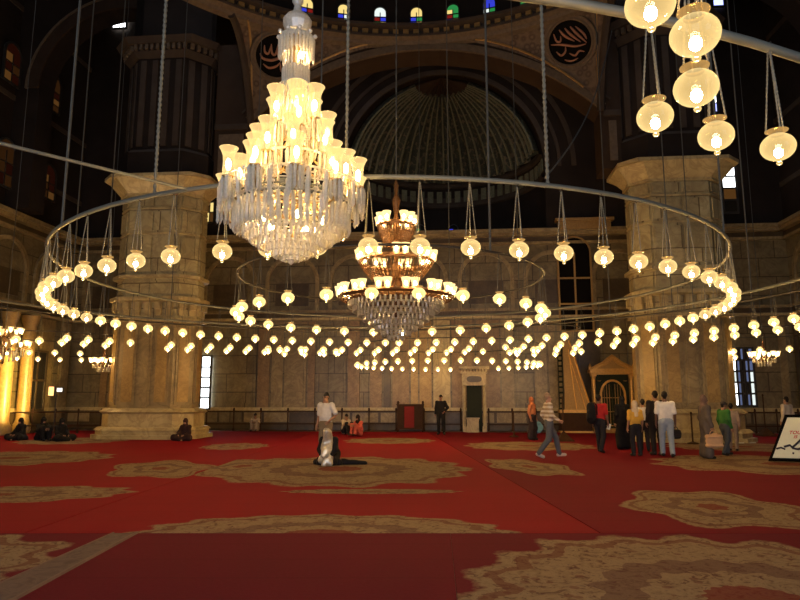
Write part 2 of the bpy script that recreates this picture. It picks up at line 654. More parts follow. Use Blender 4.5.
hd.loft([[(ACX + r * math.cos(PI * i / 60), YB + 0.3 + r * math.sin(PI * i / 60), 10.2) for i in range(61)] for r in (AR, 0.01)], False, False)
struct('vault_apse_wall', hd, ['half_dome', 'vault_plaster', 'painted_stripe', 'rib_paint', 'dark_plaster'],
       'ribbed dark green half dome over the prayer niche at the far end', 'half dome', smooth=False)

# ------------------------------------------------------------------ piers
PXS = (-11.12, 10.25)
PCY = 12.10


def octo(cx, cy, w, ch, thin=0.75):
    w = w - 0.10
    h = w - thin                 # the piers are wider than deep
    return [(cx - w + ch, cy - h), (cx + w - ch, cy - h), (cx + w, cy - h + ch), (cx + w, cy + h - ch),
            (cx + w - ch, cy + h), (cx - w + ch, cy + h), (cx - w, cy + h - ch), (cx - w, cy - h + ch)]


for side, xc in zip(('left', 'right'), PXS):
    p = MB()

    def sec(z0, z1, w, mi, w2=None, ch=0.62):
        p.mi = mi
        p.prism(octo(xc, PCY, w, ch), z0, z1, octo(xc, PCY, w2 or w, ch * ((w2 or w) / w)))

    sec(0.004, 0.16, 2.32, 0)
    sec(0.16, 0.34, 2.2, 0)
    sec(0.34, 0.46, 2.26, 0, 2.14)
    sec(0.46, 0.98, 2.04, 0)
    sec(0.98, 1.06, 2.04, 0, 2.14)
    sec(1.06, 1.2, 2.14, 0, 1.98)
    sec(1.2, 4.7, 1.85, 1)
    sec(4.7, 4.84, 1.97, 0)
    sec(4.84, 5.5, 1.84, 2)
    sec(5.5, 5.58, 1.9, 0, 2.05)
    sec(5.58, 5.72, 2.05, 0)
    sec(5.72, 6.5, 1.84, 2)
    sec(6.5, 6.64, 2.0, 0)
    sec(6.64, 10.05, 1.82, 2)
    sec(8.38, 8.46, 1.86, 0)
    sec(9.45, 9.53, 1.86, 0)
    sec(10.05, 10.15, 1.92, 0)
    sec(10.15, 10.72, 1.9, 0, 2.36)
    sec(10.72, 10.86, 2.42, 0)
    # raised panels on the shaft's front, chamfers and inner faces, and brackets in the band
    F = octo(xc, PCY, 1.85, 0.62)
    for k in range(8):
        a, b = Vector(F[k]), Vector(F[(k + 1) % 8])
        d = (b - a)
        L = d.length
        d.normalize()
        nrm = Vector((d.y, -d.x))
        mid = (a + b) / 2
        if L > 2.0:
            spans = [(0.12, 0.75, 3), (0.87, L - 0.87, 1), (L - 0.75, L - 0.12, 3)]
        else:
            spans = [(0.12, L - 0.12, 3)]

        def slab(s0, s1, z0, z1, o0, o1, mi):
            p.mi = mi
            q = [a + d * s0 + nrm * o0, a + d * s1 + nrm * o0, a + d * s1 + nrm * o1, a + d * s0 + nrm * o1]
            p.prism([(v.x, v.y) for v in q], z0, z1)

        for s0, s1, mi in spans:
            slab(s0, s1, 1.34, 4.55, -0.02, 0.06, 1)
            slab(s0 + 0.09, s1 - 0.09, 1.45, 4.42, 0.04, 0.1, mi)
        nb = 5 if L > 1.5 else 2
        for i in range(nb):
            c_ = L * (i + 0.5) / nb
            slab(c_ - 0.13, c_ + 0.13, 5.2, 5.5, -0.02, 0.2, 0)
            slab(c_ - 0.11, c_ + 0.11, 4.95, 5.2, -0.02, 0.11, 0)
        for z0, z1 in ((5.85, 6.4), (6.8, 8.25), (8.55, 9.35), (9.6, 9.98)):
            if L > 1.5:
                for s0, s1 in ((0.08, L / 2 - 0.04), (L / 2 + 0.04, L - 0.08)):
                    slab(s0, s1, z0, z1, -0.02, 0.035, 2)
            else:
                slab(0.08, L - 0.08, z0, z1, -0.02, 0.035, 2)
    struct('pillar_' + side, p, ['marble_light', 'marble', 'marble_block', 'marble_gold'],
           {'left': 'massive pale marble pier with flared capital, behind seated person at its foot',
            'right': 'massive pale marble pier with flared capital, behind the gilded gate and visitors'}[side], 'pillar')
    u = MB()

    def usec(z0, z1, w, mi, w2=None, ch=0.8):
        u.mi = mi
        u.prism(octo(xc, PCY, w, ch), z0, z1, octo(xc, PCY, w2 or w, ch * ((w2 or w) / w)))

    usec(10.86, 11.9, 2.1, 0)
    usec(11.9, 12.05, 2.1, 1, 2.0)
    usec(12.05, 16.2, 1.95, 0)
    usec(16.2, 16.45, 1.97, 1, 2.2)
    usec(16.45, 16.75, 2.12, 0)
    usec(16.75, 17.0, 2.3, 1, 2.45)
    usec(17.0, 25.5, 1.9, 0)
    F = octo(xc, PCY, 1.95, 0.8)
    Fd = octo(xc, PCY, 2.12, 0.8)
    for k in range(8):
        a, b = Vector(F[k]), Vector(F[(k + 1) % 8])
        d = b - a
        L = d.length
        d.normalize()
        nrm = Vector((d.y, -d.x))
        for i in range(4 if L > 1.5 else 2):
            nn = 4 if L > 1.5 else 2
            s0 = L * (i + 0.25) / nn
            s1 = L * (i + 0.72) / nn
            q = [a + d * s0 - nrm * 0.02, a + d * s1 - nrm * 0.02, a + d * s1 + nrm * 0.06, a + d * s0 + nrm * 0.06]
            u.mi = 2
            u.prism([(v.x, v.y) for v in q], 12.2, 16.1)
        a, b = Vector(Fd[k]), Vector(Fd[(k + 1) % 8])
        d = b - a
        L = d.length
        d.normalize()
        nrm = Vector((d.y, -d.x))
        nn = int(L / 0.24)
        for i in range(nn):
            s0, s1 = L * (i + 0.25) / nn, L * (i + 0.75) / nn
            q = [a + d * s0 - nrm * 0.02, a + d * s1 - nrm * 0.02, a + d * s1 + nrm * 0.14, a + d * s0 + nrm * 0.14]
            u.mi = 3
            u.prism([(v.x, v.y) for v in q], 16.5, 16.74)
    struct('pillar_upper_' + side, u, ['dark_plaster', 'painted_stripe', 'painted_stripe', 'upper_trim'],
           {'left': 'dark striped upper pier with toothed cornice above the marble pier with seated person',
            'right': 'dark striped upper pier above the marble pier behind the gilded gate'}[side], 'pillar')

# main arch under the dome
ma = MB()
ma.mi = 0
mpts = ma.arch(-8.9, 8.3, 10.86, 17.1, 0.1, 7.4, 13.4, 3.0, 11.7, 13.0, 40, True)
ma.mi = 1
ma.archband(mpts, 0.32, 11.6, 11.75)
ma.mi = 2
ma.archband([(0.1 + (x - 0.1) * 1.05, z + 0.42) for x, z in mpts], 0.08, 11.62, 11.75)
for x0, x1 in ((-8.9, -7.4), (7.6, 8.3)):
    ma.mi = 2
    ma.box(x0, x1, 11.6, 11.75, 13.1, 13.35)
    ma.mi = 1
    ma.box(x0 + 0.2, x1 - 0.2, 11.64, 11.75, 11.2, 12.9)
struct('beam_arch', ma, ['vault_plaster', 'upper_trim', 'painted_stripe'], 'wide shallow dark arch carrying the dome between the two piers', 'arch')

for side, x0, x1, cx in (('left', XL, -10.5, -14.3), ('right', 9.8, XR, 13.4)):
    sa = MB()
    sa.mi = 0
    pts = sa.arch(x0, x1, 10.3, 25.5, cx, 3.9, 16.2, 3.9, 13.1, 14.2, 30)
    sa.mi = 1
    sa.archband(pts, 0.55, 13.02, 13.15)
    sa.mi = 2
    sa.archband([(cx + (x - cx) * 1.15, 16.2 + (z - 16.2) * 1.15) for x, z in pts], 0.1, 13.0, 13.15)
    struct('beam_side_arch_' + side, sa, ['dark_plaster', 'vault_plaster', 'upper_trim'],
           f'dark arch high above the {side} side of the hall, beside the upper pier', 'arch')

# dome ring, drum, dome
dr = MB()
dr.mi = 0


def ringprof(prof, n=120, cx=DCX, cy=DCY):
    dr.loft([[(cx + r * math.cos(2 * PI * i / n), cy + r * math.sin(2 * PI * i / n), z) for i in range(n)] for r, z in prof], True, False)


ringprof([(RD + 0.25, 16.95), (RD, 17.0), (RD - 0.08, 17.12), (RD - 0.3, 17.2)])
dr.mi = 1
ringprof([(RD - 0.3, 17.2), (RD - 0.32, 17.3), (RD - 0.1, 17.34), (RD - 0.1, 17.55), (RD - 0.45, 17.6), (RD - 0.48, 17.72), (RD, 17.75)])
dr.mi = 2
for i in range(160):
    a0, a1 = 2 * PI * (i + 0.2) / 160, 2 * PI * (i + 0.75) / 160
    q = [(a0, 17.36), (a1, 17.36), (a1, 17.54), (a0, 17.54)]
    dr.loft([[(DCX + r * math.cos(a), DCY + r * math.sin(a), z) for a, z in q] for r in (RD - 0.28, RD - 0.08)])
dr.mi = 3
ringprof([(RD, 17.75), (RD + 0.05, 20.2), (RD - 0.1, 20.3), (RD - 0.1, 20.6), (RD, 20.65), (RD, 21.5)] +
         [(RD * math.cos(PI / 2 * k / 12), 21.5 + RD * math.sin(PI / 2 * k / 12)) for k in range(1, 12)] + [(0.05, 21.5 + RD)])
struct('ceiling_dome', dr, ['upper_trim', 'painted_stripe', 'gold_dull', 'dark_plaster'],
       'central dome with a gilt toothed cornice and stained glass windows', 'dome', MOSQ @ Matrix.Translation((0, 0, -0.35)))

# pendentives
pd_m, nt, bs, _o = new_mat('painted_pendentive')
co = objco(nt)
wv = nd(nt, 'ShaderNodeTexVoronoi')
nt.links.new(co, wv.inputs['Vector'])
wv.inputs['Scale'].default_value = 3.4
n1 = noise(nt, co, 7.0, 4, 0.7)
c = ramp(nt, wv.outputs['Distance'], [(0.1, (0.20, 0.145, 0.08)), (0.34, (0.075, 0.045, 0.024)), (0.6, (0.17, 0.12, 0.065))])
c = mixc(nt, mth(nt, 'MULTIPLY', n1, 0.7), c, (0.05, 0.03, 0.018))
nt.links.new(c, bs.inputs['Base Color'])
bs.inputs['Roughness'].default_value = 0.8
M['pendentive'] = pd_m
for side, sx in (('left', -1), ('right', 1)):
    pe = MB()
    pe.mi = 0
    bx = DCX + sx * 7.4
    NS, NT = 18, 14
    ph1, ph2 = math.asin(7.4 / RD), math.radians(6)
    R_ = (7.4 ** 2 + 3.1 ** 2) / (2 * 3.1)

    def pend(t, s):
        # left edge (side arch) and right edge (main arch), both rising from the bottom point
        Lp = Vector((bx, 11.6 - (11.6 - (DCY + RD * math.cos(ph1))) * (s ** 1.3), 13.3 + 3.36 * math.sin(s * PI / 2) ** 1.0))
        x_ = DCX + sx * (7.4 - (7.4 - RD * math.sin(ph2)) * s)
        z_ = 13.4 + math.sqrt(R_ ** 2 - (x_ - 0.1) ** 2) - (R_ - 3.1) + 0.32
        Rp = Vector((x_, 11.58, min(z_, 16.66)))
        ph = ph1 + (ph2 - ph1) * t
        Tp = Vector((DCX + sx * RD * math.sin(ph), DCY + RD * math.cos(ph), 16.66))
        P = Lp.lerp(Rp, t)
        top = Lp * 0 + Vector((bx, DCY + RD * math.cos(ph1), 16.66)).lerp(Vector((DCX + sx * RD * math.sin(ph2), 11.58, 16.66)), t)
        return P + (Tp - top) * s

    g = [[pend(i / NT, j / NS) for i in range(NT + 1)] for j in range(NS + 1)]
    pe.loft([[tuple(v) for v in row] for row in g], False, False)
    pe.mi = 1
    pe.tube([pend(0, k / 20) for k in range(21)], 0.16, 6)
    pe.mi = 2
    pe.tube([pend(0.10, 0.12 + 0.88 * k / 20) + Vector((0, -0.03, 0)) for k in range(21)], 0.05, 5)
    pe.tube([pend(0.90, 0.12 + 0.80 * k / 20) + Vector((0, -0.03, 0)) for k in range(21)], 0.05, 5)
    struct('ceiling_pendentive_' + side, pe, ['pendentive', 'painted_stripe', 'gold_dull'],
           {'left': 'painted triangular corner under the dome, behind the big chandelier', 'right': 'painted triangular corner under the dome, above the gilded gate'}[side], 'pendentive', smooth=False)
    # round calligraphy plaque
    t_, s_ = 0.36, 0.60
    P = pend(t_, s_)
    du = (pend(t_ + 0.03, s_) - pend(t_ - 0.03, s_)).normalized()
    dv = (pend(t_, s_ + 0.03) - pend(t_, s_ - 0.03)).normalized()
    nr = du.cross(dv).normalized()
    if nr.y > 0:
        nr = -nr
    Pw = MOSQ @ (P + nr * 0.22)
    nw = (MOSQ.to_3x3() @ nr).normalized()
    zax = nw
    xax = Vector((0, 0, 1)).cross(zax).normalized()
    yax = zax.cross(xax)
    mw = Matrix((xax, yax, zax)).transposed().to_4x4()
    mw.translation = Pw
    root = thing('calligraphy_roundel', {'left': 'round dark calligraphy plaque under the dome, partly behind the big crystal chandelier',
                                         'right': 'round dark calligraphy plaque with slanting script, under the dome above the far ring'}[side], 'plaque')
    root.matrix_world = mw
    RR = 0.86
    b = MB()
    b.lathe([(0.01, 0.0), (RR, 0.0), (RR, -0.2), (0.01, -0.2)], 40)
    fix(b.build('disc', 'black', root))
    b = MB()
    b.lathe([(RR, -0.2), (RR, 0.05), (RR + 0.06, 0.08), (RR + 0.12, 0.03), (RR + 0.22, 0.06), (RR + 0.26, -0.2)], 40)
    fix(b.build('frame', 'upper_trim', root))
    b = MB()

    def stroke(pts, w):
        P3 = []
        n = 4
        pp = [Vector((x, y, 0.03)) for x, y in pts]
        for k in range(len(pp) - 1):
            p0, p1, p2, p3 = pp[max(0, k - 1)], pp[k], pp[k + 1], pp[min(len(pp) - 1, k + 2)]
            for q in range(n):
                t = q / n
                P3.append(0.5 * ((2 * p1) + (p2 - p0) * t + (2 * p0 - 5 * p1 + 4 * p2 - p3) * t * t + (3 * p1 - p0 - 3 * p2 + p3) * t ** 3))
        P3.append(pp[-1])
        N = len(P3)
        b.tube(P3, [max(0.012, w * math.sin(PI * (0.12 + 0.8 * k / (N - 1)))) for k in range(N)], 6)

    if side == 'left':
        stroke([(-0.55, 0.35), (-0.5, 0.1), (-0.35, 0.05), (-0.28, 0.4)], 0.05)
        stroke([(-0.28, 0.45), (-0.2, 0.1), (-0.05, 0.08), (0.0, 0.5)], 0.05)
        stroke([(0.0, 0.5), (0.06, 0.1), (0.2, 0.05)], 0.05)
        stroke([(0.3, 0.65), (0.28, 0.3), (0.33, -0.1)], 0.06)
        stroke([(-0.68, 0.0), (-0.55, -0.18), (-0.2, -0.2), (0.15, -0.05), (0.45, 0.0)], 0.06)
        stroke([(-0.5, -0.4), (-0.25, -0.52), (0.05, -0.4), (0.2, -0.2)], 0.05)
        stroke([(0.2, -0.25), (0.3, -0.55), (0.5, -0.6)], 0.05)
        stroke([(0.45, 0.4), (0.55, 0.1), (0.5, -0.25), (0.3, -0.35)], 0.05)
    else:
        for dx in (-0.25, -0.02, 0.2):
            stroke([(dx - 0.05, 0.6), (dx + 0.12, 0.3), (dx + 0.45, -0.1 - dx * 0.4)], 0.05)
        stroke([(-0.75, 0.12), (-0.3, 0.0), (0.2, -0.2), (0.62, -0.22)], 0.05)
        stroke([(-0.55, 0.5), (-0.5, 0.2), (-0.35, 0.15), (-0.3, 0.35)], 0.045)
        stroke([(-0.6, -0.2), (-0.45, -0.4), (-0.25, -0.3), (-0.2, -0.1)], 0.045)
        stroke([(-0.1, -0.4), (0.1, -0.55), (0.3, -0.42), (0.5, -0.5)], 0.045)
        stroke([(-0.35, -0.6), (-0.1, -0.72), (0.2, -0.68)], 0.04)
        stroke([(0.35, 0.55), (0.6, 0.2), (0.68, -0.05)], 0.045)
    fix(b.build('calligraphy', 'script_gold' if 'script_gold' in M else M.setdefault('script_gold', plain('script_gold', (0.34, 0.16, 0.09), 0.5, 0.2)), root))

# ------------------------------------------------------------------ windows
glassm = {}


def pane(col, s):
    k = (col, s)
    if k not in glassm:
        glassm[k] = emit('lit_pane', col, s, mis=s > 1.5)
    return glassm[k]


WN = [0]


def window(mw, w, h, cells, label, arched=True, frame='iron_dark', fr=0.05, bar=0.02):
    """Window standing on local origin (bottom centre), facing -y; cells = rows (from the bottom) of pane materials."""
    WN[0] += 1
    f = MB()
    f.box(-w / 2 - fr, -w / 2, -0.08, 0.03, -fr, h)
    f.box(w / 2, w / 2 + fr, -0.08, 0.03, -fr, h)
    f.box(-w / 2, w / 2, -0.08, 0.03, -fr, 0)
    if arched:
        pts = [(-w / 2 * math.cos(PI * k / 12), h + w / 2 * math.sin(PI * k / 12)) for k in range(13)]
        f.archband(pts, fr, -0.08, 0.03)
    else:
        f.box(-w / 2 - fr, w / 2 + fr, -0.08, 0.03, h, h + fr)
    nr = len(cells)
    for r in range(1, nr):
        z = h * r / nr
        f.box(-w / 2, w / 2, -0.06, 0.0, z - bar, z + bar)
    nc = max(len(c) for c in cells)
    for k in range(1, nc):
        x = -w / 2 + w * k / nc
        f.box(x - bar, x + bar, -0.06, 0.0, 0, h)
    o = fix(f.build(f'window_{WN[0]}', frame, None))
    o.matrix_world = mw
    tag(o, label, 'window', None, 'structure')
    g = MB()
    mats = []
    for r, row in enumerate(cells):
        for k, m in enumerate(row):
            if m not in mats:
                mats.append(m)
            g.mi = mats.index(m)
            n = len(row)
            x0, x1 = -w / 2 + w * k / n, -w / 2 + w * (k + 1) / n
            g.box(x0, x1, -0.03, -0.01, h * r / nr, h * (r + 1) / nr)
    if arched:
        m = cells[-1][-1]
        g.mi = mats.index(m)
        g.prismy([(-w / 2 * math.cos(PI * k / 12), h + w / 2 * math.sin(PI * k / 12)) for k in range(13)], -0.03, -0.01)
    fix(g.build('pane', mats, o))
    return o


DAY = pane((0.92, 0.96, 1.0), 2.6)
SKYB = pane((0.35, 0.40, 1.0), 1.1)
BLUE = pane((0.05, 0.07, 0.9), 0.3)
RED = pane((0.8, 0.04, 0.03), 0.10)
GREEN = pane((0.05, 0.5, 0.12), 0.2)
YEL = pane((1.0, 0.75, 0.25), 0.4)
AMB = pane((1.0, 0.42, 0.10), 0.032)
DIMA = pane((0.8, 0.30, 0.08), 0.012)
DIMR = pane((0.5, 0.10, 0.04), 0.010)
WHI = pane((0.9, 1.0, 0.95), 0.4)
GLA = pane((0.4, 0.5, 0.9), 0.10)
M['dim_pane'] = plain('dull_pane', (0.02, 0.018, 0.014), 0.2)
combos = [([[RED, WHI], [BLUE, WHI], [YEL, YEL]], 'red, blue and white'), ([[GREEN, YEL], [RED, BLUE], [WHI, WHI]], 'white topped green and blue'),
          ([[BLUE, YEL], [BLUE, GREEN], [YEL, YEL]], 'blue, green and yellow'), ([[BLUE, YEL], [RED, GREEN], [YEL, GREEN]], 'red, green and yellow'),
          ([[BLUE, YEL], [WHI, GREEN], [BLUE, BLUE]], 'blue topped white and green'), ([[BLUE, GREEN], [GREEN, YEL], [BLUE, BLUE]], 'blue and green'),
          ([[GREEN, WHI], [BLUE, GREEN], [GREEN, GREEN]], 'green and white'), ([[BLUE, WHI], [BLUE, RED], [YEL, YEL]], 'blue, red and white')]
dome_names = {-3: (0, 'high in the dome just above the tall chandelier'), -2: (0, 'third from the pole at the chandelier'), -1: (1, ''), 0: (2, ''), 1: (3, ''), 2: (4, ''), 3: (5, '')}
for k in range(-3, 4):
    a = PI / 2 - math.radians(8.0 * k + (-1.0)) * 1.0
    ci = dome_names[k][0] if k > -3 else 7
    cells, nm = combos[ci]
    p = MOSQ @ Vector((DCX + (RD - 0.02) * math.cos(a), DCY + (RD - 0.02) * math.sin(a), 17.46))
    ang = a - PI / 2
    window(Matrix.Translation(p) @ Matrix.Rotation(YAW + ang, 4, 'Z'), 0.48, 0.62, cells,
           f'small arched stained glass window in the dome, panes {nm}', True)


def wall_window(wallname, px, py_bot, py_top, width, cells, label, arched=False, frame='iron_dark', wpx=None):
    """Window on a wall plane; bottom and top heights and the place along the wall come from where its ray meets the plane."""
    d = MINV.to_3x3() @ ray(px, (py_bot + py_top) / 2)
    o = MINV @ Vector((0, 0, EYE))
    if wallname == 'back':
        off, rot = 0.0, 0
        t = (YB - 0.2 - o.y) / d.y
    elif wallname == 'left':
        rot = PI / 2
        t = (XL + 0.2 - o.x) / d.x
    else:
        rot = -PI / 2
        t = (XR - 0.2 - o.x) / d.x
    hit = o + d * t
    Y = (MOSQ @ hit).y
    z0, z1 = at(px, py_bot, Y).z, at(px, py_top, Y).z
    h = z1 - z0 - (width / 2 if arched else 0)
    mw = MOSQ @ Matrix.Translation((hit.x, hit.y, z0)) @ Matrix.Rotation(rot, 4, 'Z')
    return window(mw, width, h, cells, label, arched, frame, 0.09, 0.045 if h > 2 else 0.025)


wall_window('back', 201, 408, 357, 0.95, [[DAY, DAY], [DAY, DAY], [DAY, DAY], [DAY, DAY], [DAY, DAY]], 'bright daylit tall window beside the marble pier with seated person')
wall_window('back', 743, 405, 349, 0.95, [[DAY, GLA, 'dim_pane', GLA, WHI], [DAY, GLA, 'dim_pane', 'dim_pane', WHI], [WHI, GLA, 'dim_pane', GLA, WHI], [DAY, GLA, 'dim_pane', GLA, GLA], [DAY, 'dim_pane', GLA, 'dim_pane', GLA]], 'barred window with bright strips of daylight behind the two walking women')
wall_window('left', 36, 409, 352, 1.2, [['dim_pane', 'dim_pane'], ['dim_pane', 'dim_pane']], 'tall dark window in the side wall above the seated people in black', frame='marble_dark')
wall_window('left', 53, 110, 76, 1.0, [[AMB, DIMA], [DIMR, AMB], [DIMA, DIMR], [DIMR, DIMA]], 'amber stained window high in the side wall near the corner', True)
wall_window('left', 48, 198, 166, 1.0, [[DIMA, AMB], [DIMA, DIMR], [AMB, DIMR]], 'amber stained window just above the side wall cornice near the corner', True)
wall_window('left', 12, 82, 45, 1.0, [[AMB, DIMR], [DIMR, DIMA], [AMB, DIMR]], 'reddish stained window high in the side wall at the picture edge', True)
wall_window('left', 5, 185, 140, 1.0, [[DIMR, DIMA], [DIMA, DIMR], [DIMA, DIMA]], 'dim reddish stained window above the cornice at the picture edge', True)
wall_window('back', 210, 127, 98, 0.55, [[AMB, AMB], [WHI, DIMA], [DIMR, AMB], [AMB, AMB]], 'small yellow stained window seen past the big crystal chandelier', True)
wall_window('back', 210, 222, 203, 0.42, [[YEL, AMB], [AMB, YEL]], 'tiny yellow lit window low beside the pier with seated person')
wall_window('back', 120, 28, 16, 0.75, [[DAY, DAY]], 'small bright white window high in the dark corner vault')
wall_window('back', 87, 16, 10, 0.3, [[AMB]], 'tiny amber light opening high in the dark corner vault')
wall_window('back', 729, 212, 165, 0.6, [['dim_pane'], [AMB], [DAY], [DAY]], 'narrow window with white and orange panes beside the far pier capital')
wall_window('back', 711, 112, 95, 0.5, [[SKYB], [DAY]], 'narrow blue white window high behind the near hanging lamps')
wall_window('back', 718, 6, 0, 0.5, [[SKYB]], 'small blue white window near the top behind the near lamps')
# niche window with gilt frame
wall_window('back', 575, 330, 238, 1.55, [['black', 'black'], ['black', 'black'], ['black', 'black']], 'tall dark arched opening with gilt jambs above the minbar stair', True, 'gold_dull')
for px, cc in ((457, BLUE), (380, DIMA), (420, GREEN)):
    a = {457: 84, 380: 128, 420: 106}[px]
    a = math.radians(a)
    p = MOSQ @ Vector((ACX + (AR - 0.05) * math.cos(a), YB + 0.3 + (AR - 0.05) * math.sin(a), 11.2))
    window(Matrix.Translation(p) @ Matrix.Rotation(YAW + a - PI / 2, 4, 'Z'), 0.5, 0.7, [['dim_pane', 'dim_pane'], [cc, 'dim_pane']],
           {457: 'dim window with a blue pane under the half dome', 380: 'dim window with an amber pane under the half dome', 420: 'dim window with a green pane under the half dome'}[px], True)

# trim: cornice above the niche window, orange light put into its gold colour
tr = MB()
q = MINV @ at(579, 232, 33)
tr.box(q.x - 1.3, q.x + 1.3, YB - 0.75, YB - 0.4, q.z - 0.2, q.z + 0.2)
tr.box(q.x - 1.45, q.x + 1.45, YB - 0.85, YB - 0.4, q.z + 0.2, q.z + 0.34)
struct('trim_1', tr, 'gold_dull', 'cornice block coloured as lit orange, above the tall dark arched opening', 'trim')

# ------------------------------------------------------------------ carpets
def medallion_mat(name, red, meds, detail=2.2, flow=0.0):
    """meds: (cx, cy, rx, ry, rot, lobes, lobe depth) in world metres; beige worn medallions on a red ground."""
    m, nt, bs, out = new_mat(name)
    co = objco(nt)
    sp = nd(nt, 'ShaderNodeSeparateXYZ')
    nt.links.new(co, sp.inputs[0])
    X, Y = sp.outputs[0], sp.outputs[1]
    nz = noise(nt, co, 1.1, 5, 0.65)
    rr = None
    for cx, cy, rx, ry, rot, lob, dep in meds:
        dx, dy = mth(nt, 'SUBTRACT', X, cx), mth(nt, 'SUBTRACT', Y, cy)
        c_, s_ = math.cos(rot), math.sin(rot)
        u = mth(nt, 'ADD', mth(nt, 'MULTIPLY', dx, c_ / rx), mth(nt, 'MULTIPLY', dy, s_ / rx))
        v = mth(nt, 'ADD', mth(nt, 'MULTIPLY', dx, -s_ / ry), mth(nt, 'MULTIPLY', dy, c_ / ry))
        r = mth(nt, 'SQRT', mth(nt, 'ADD', mth(nt, 'MULTIPLY', u, u), mth(nt, 'MULTIPLY', v, v)))
        th = mth(nt, 'ARCTAN2', v, u)
        e = mth(nt, 'ADD', 1.0, mth(nt, 'MULTIPLY', mth(nt, 'COSINE', mth(nt, 'MULTIPLY', th, lob)), dep))
        e = mth(nt, 'ADD', e, mth(nt, 'MULTIPLY', mth(nt, 'SUBTRACT', nz, 0.5), 0.30))
        q = mth(nt, 'DIVIDE', r, e)
        rr = q if rr is None else mth(nt, 'MINIMUM', rr, q)
    # ground
    g1 = noise(nt, co, 26.0, 2, 0.6)
    g2 = noise(nt, co, 0.5, 3)
    ground = mixc(nt, mth(nt, 'ADD', mth(nt, 'MULTIPLY', g1, 0.5), mth(nt, 'MULTIPLY', g2, 0.5)), tuple(x * 0.72 for x in red), tuple(min(1, x * 1.28) for x in red))
    # broadloom lines across the pile
    ln = mth(nt, 'LESS_THAN', mth(nt, 'FRACT', mth(nt, 'MULTIPLY', Y, 1.45)), 0.05)
    ground = mixc(nt, mth(nt, 'MULTIPLY', ln, 0.22), ground, tuple(x * 0.45 for x in red))
    col = ground
    if rr is not None:
        vo = nd(nt, 'ShaderNodeTexVoronoi')
        nt.links.new(co, vo.inputs['Vector'])
        vo.inputs['Scale'].default_value = detail * 2.2
        n3 = noise(nt, co, detail * 3.2, 5, 0.7, 1.6)
        bei = ramp(nt, n3, [(0.36, (0.095, 0.046, 0.036)), (0.47, (0.20, 0.145, 0.088)), (0.56, (0.25, 0.185, 0.115)), (0.68, (0.13, 0.09, 0.072))])
        fl_ = mth(nt, 'LESS_THAN', vo.outputs['Distance'], 0.2)
        bei = mixc(nt, mth(nt, 'MULTIPLY', fl_, 0.5), bei, (0.11, 0.032, 0.026))
        # rings: wine band and red heart
        b1 = mth(nt, 'MULTIPLY', mth(nt, 'GREATER_THAN', rr, 0.36), mth(nt, 'LESS_THAN', rr, 0.52))
        bei = mixc(nt, mth(nt, 'MULTIPLY', b1, 0.55), bei, (0.085, 0.036, 0.036))
        b2 = mth(nt, 'LESS_THAN', rr, 0.17)
        bei = mixc(nt, mth(nt, 'MULTIPLY', b2, 0.75), bei, (0.14, 0.014, 0.014))
        b3 = mth(nt, 'MULTIPLY', mth(nt, 'GREATER_THAN', rr, 0.84), mth(nt, 'LESS_THAN', rr, 0.90))
        bei = mixc(nt, mth(nt, 'MULTIPLY', b3, 0.6), bei, (0.11, 0.026, 0.02))
        mask = mth(nt, 'MULTIPLY', mth(nt, 'SUBTRACT', 1.0, rr), 26.0, clamp=True)
        col = mixc(nt, mask, ground, bei)
    nt.links.new(col, bs.inputs['Base Color'])
    bs.inputs['Roughness'].default_value = 0.88
    bs.inputs['Specular IOR Level'].default_value = 0.06
    bump(nt, bs, g1, 0.25, 0.01)
    return m


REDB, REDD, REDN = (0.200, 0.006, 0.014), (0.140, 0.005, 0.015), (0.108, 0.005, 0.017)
E12 = (12, 0.06)


def carpet(name, poly, mat, label, z=0.0):
    b = MB()
    b.prism(poly, z - 0.018, z)
    o = fix(b.build(name, mat))
    return tag(o, label, 'carpet')


xl0, xr0 = -19.0, 20.0
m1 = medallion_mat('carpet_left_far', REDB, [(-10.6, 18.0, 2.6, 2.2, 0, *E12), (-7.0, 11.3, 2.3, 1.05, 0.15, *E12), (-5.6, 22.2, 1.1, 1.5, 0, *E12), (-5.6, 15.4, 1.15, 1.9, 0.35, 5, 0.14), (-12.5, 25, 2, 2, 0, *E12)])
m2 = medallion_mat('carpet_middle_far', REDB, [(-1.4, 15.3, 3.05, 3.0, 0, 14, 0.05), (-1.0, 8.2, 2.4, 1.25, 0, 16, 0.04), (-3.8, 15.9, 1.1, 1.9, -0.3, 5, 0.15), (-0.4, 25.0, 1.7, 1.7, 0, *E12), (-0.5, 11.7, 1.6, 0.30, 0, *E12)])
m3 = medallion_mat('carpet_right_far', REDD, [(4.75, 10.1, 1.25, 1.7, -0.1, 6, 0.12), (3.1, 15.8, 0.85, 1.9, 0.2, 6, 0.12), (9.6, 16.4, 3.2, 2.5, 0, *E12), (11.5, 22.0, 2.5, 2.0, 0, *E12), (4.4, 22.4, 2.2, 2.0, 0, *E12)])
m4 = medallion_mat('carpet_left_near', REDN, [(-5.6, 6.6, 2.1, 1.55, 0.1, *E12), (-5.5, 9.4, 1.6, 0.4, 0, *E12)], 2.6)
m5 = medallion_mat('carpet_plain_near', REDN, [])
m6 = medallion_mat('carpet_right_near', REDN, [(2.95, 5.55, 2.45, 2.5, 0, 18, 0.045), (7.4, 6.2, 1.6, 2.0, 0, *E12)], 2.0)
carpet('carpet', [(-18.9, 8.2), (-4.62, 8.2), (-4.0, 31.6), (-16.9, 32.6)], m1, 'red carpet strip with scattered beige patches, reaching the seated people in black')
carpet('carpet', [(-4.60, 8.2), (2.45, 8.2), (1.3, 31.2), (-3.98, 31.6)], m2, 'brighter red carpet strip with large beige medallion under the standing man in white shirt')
carpet('carpet', [(2.47, 8.2), (17.0, 8.2), (18.6, 29.6), (1.32, 31.2)], m3, 'darker red carpet strip with ragged beige medallions under the group of visitors')
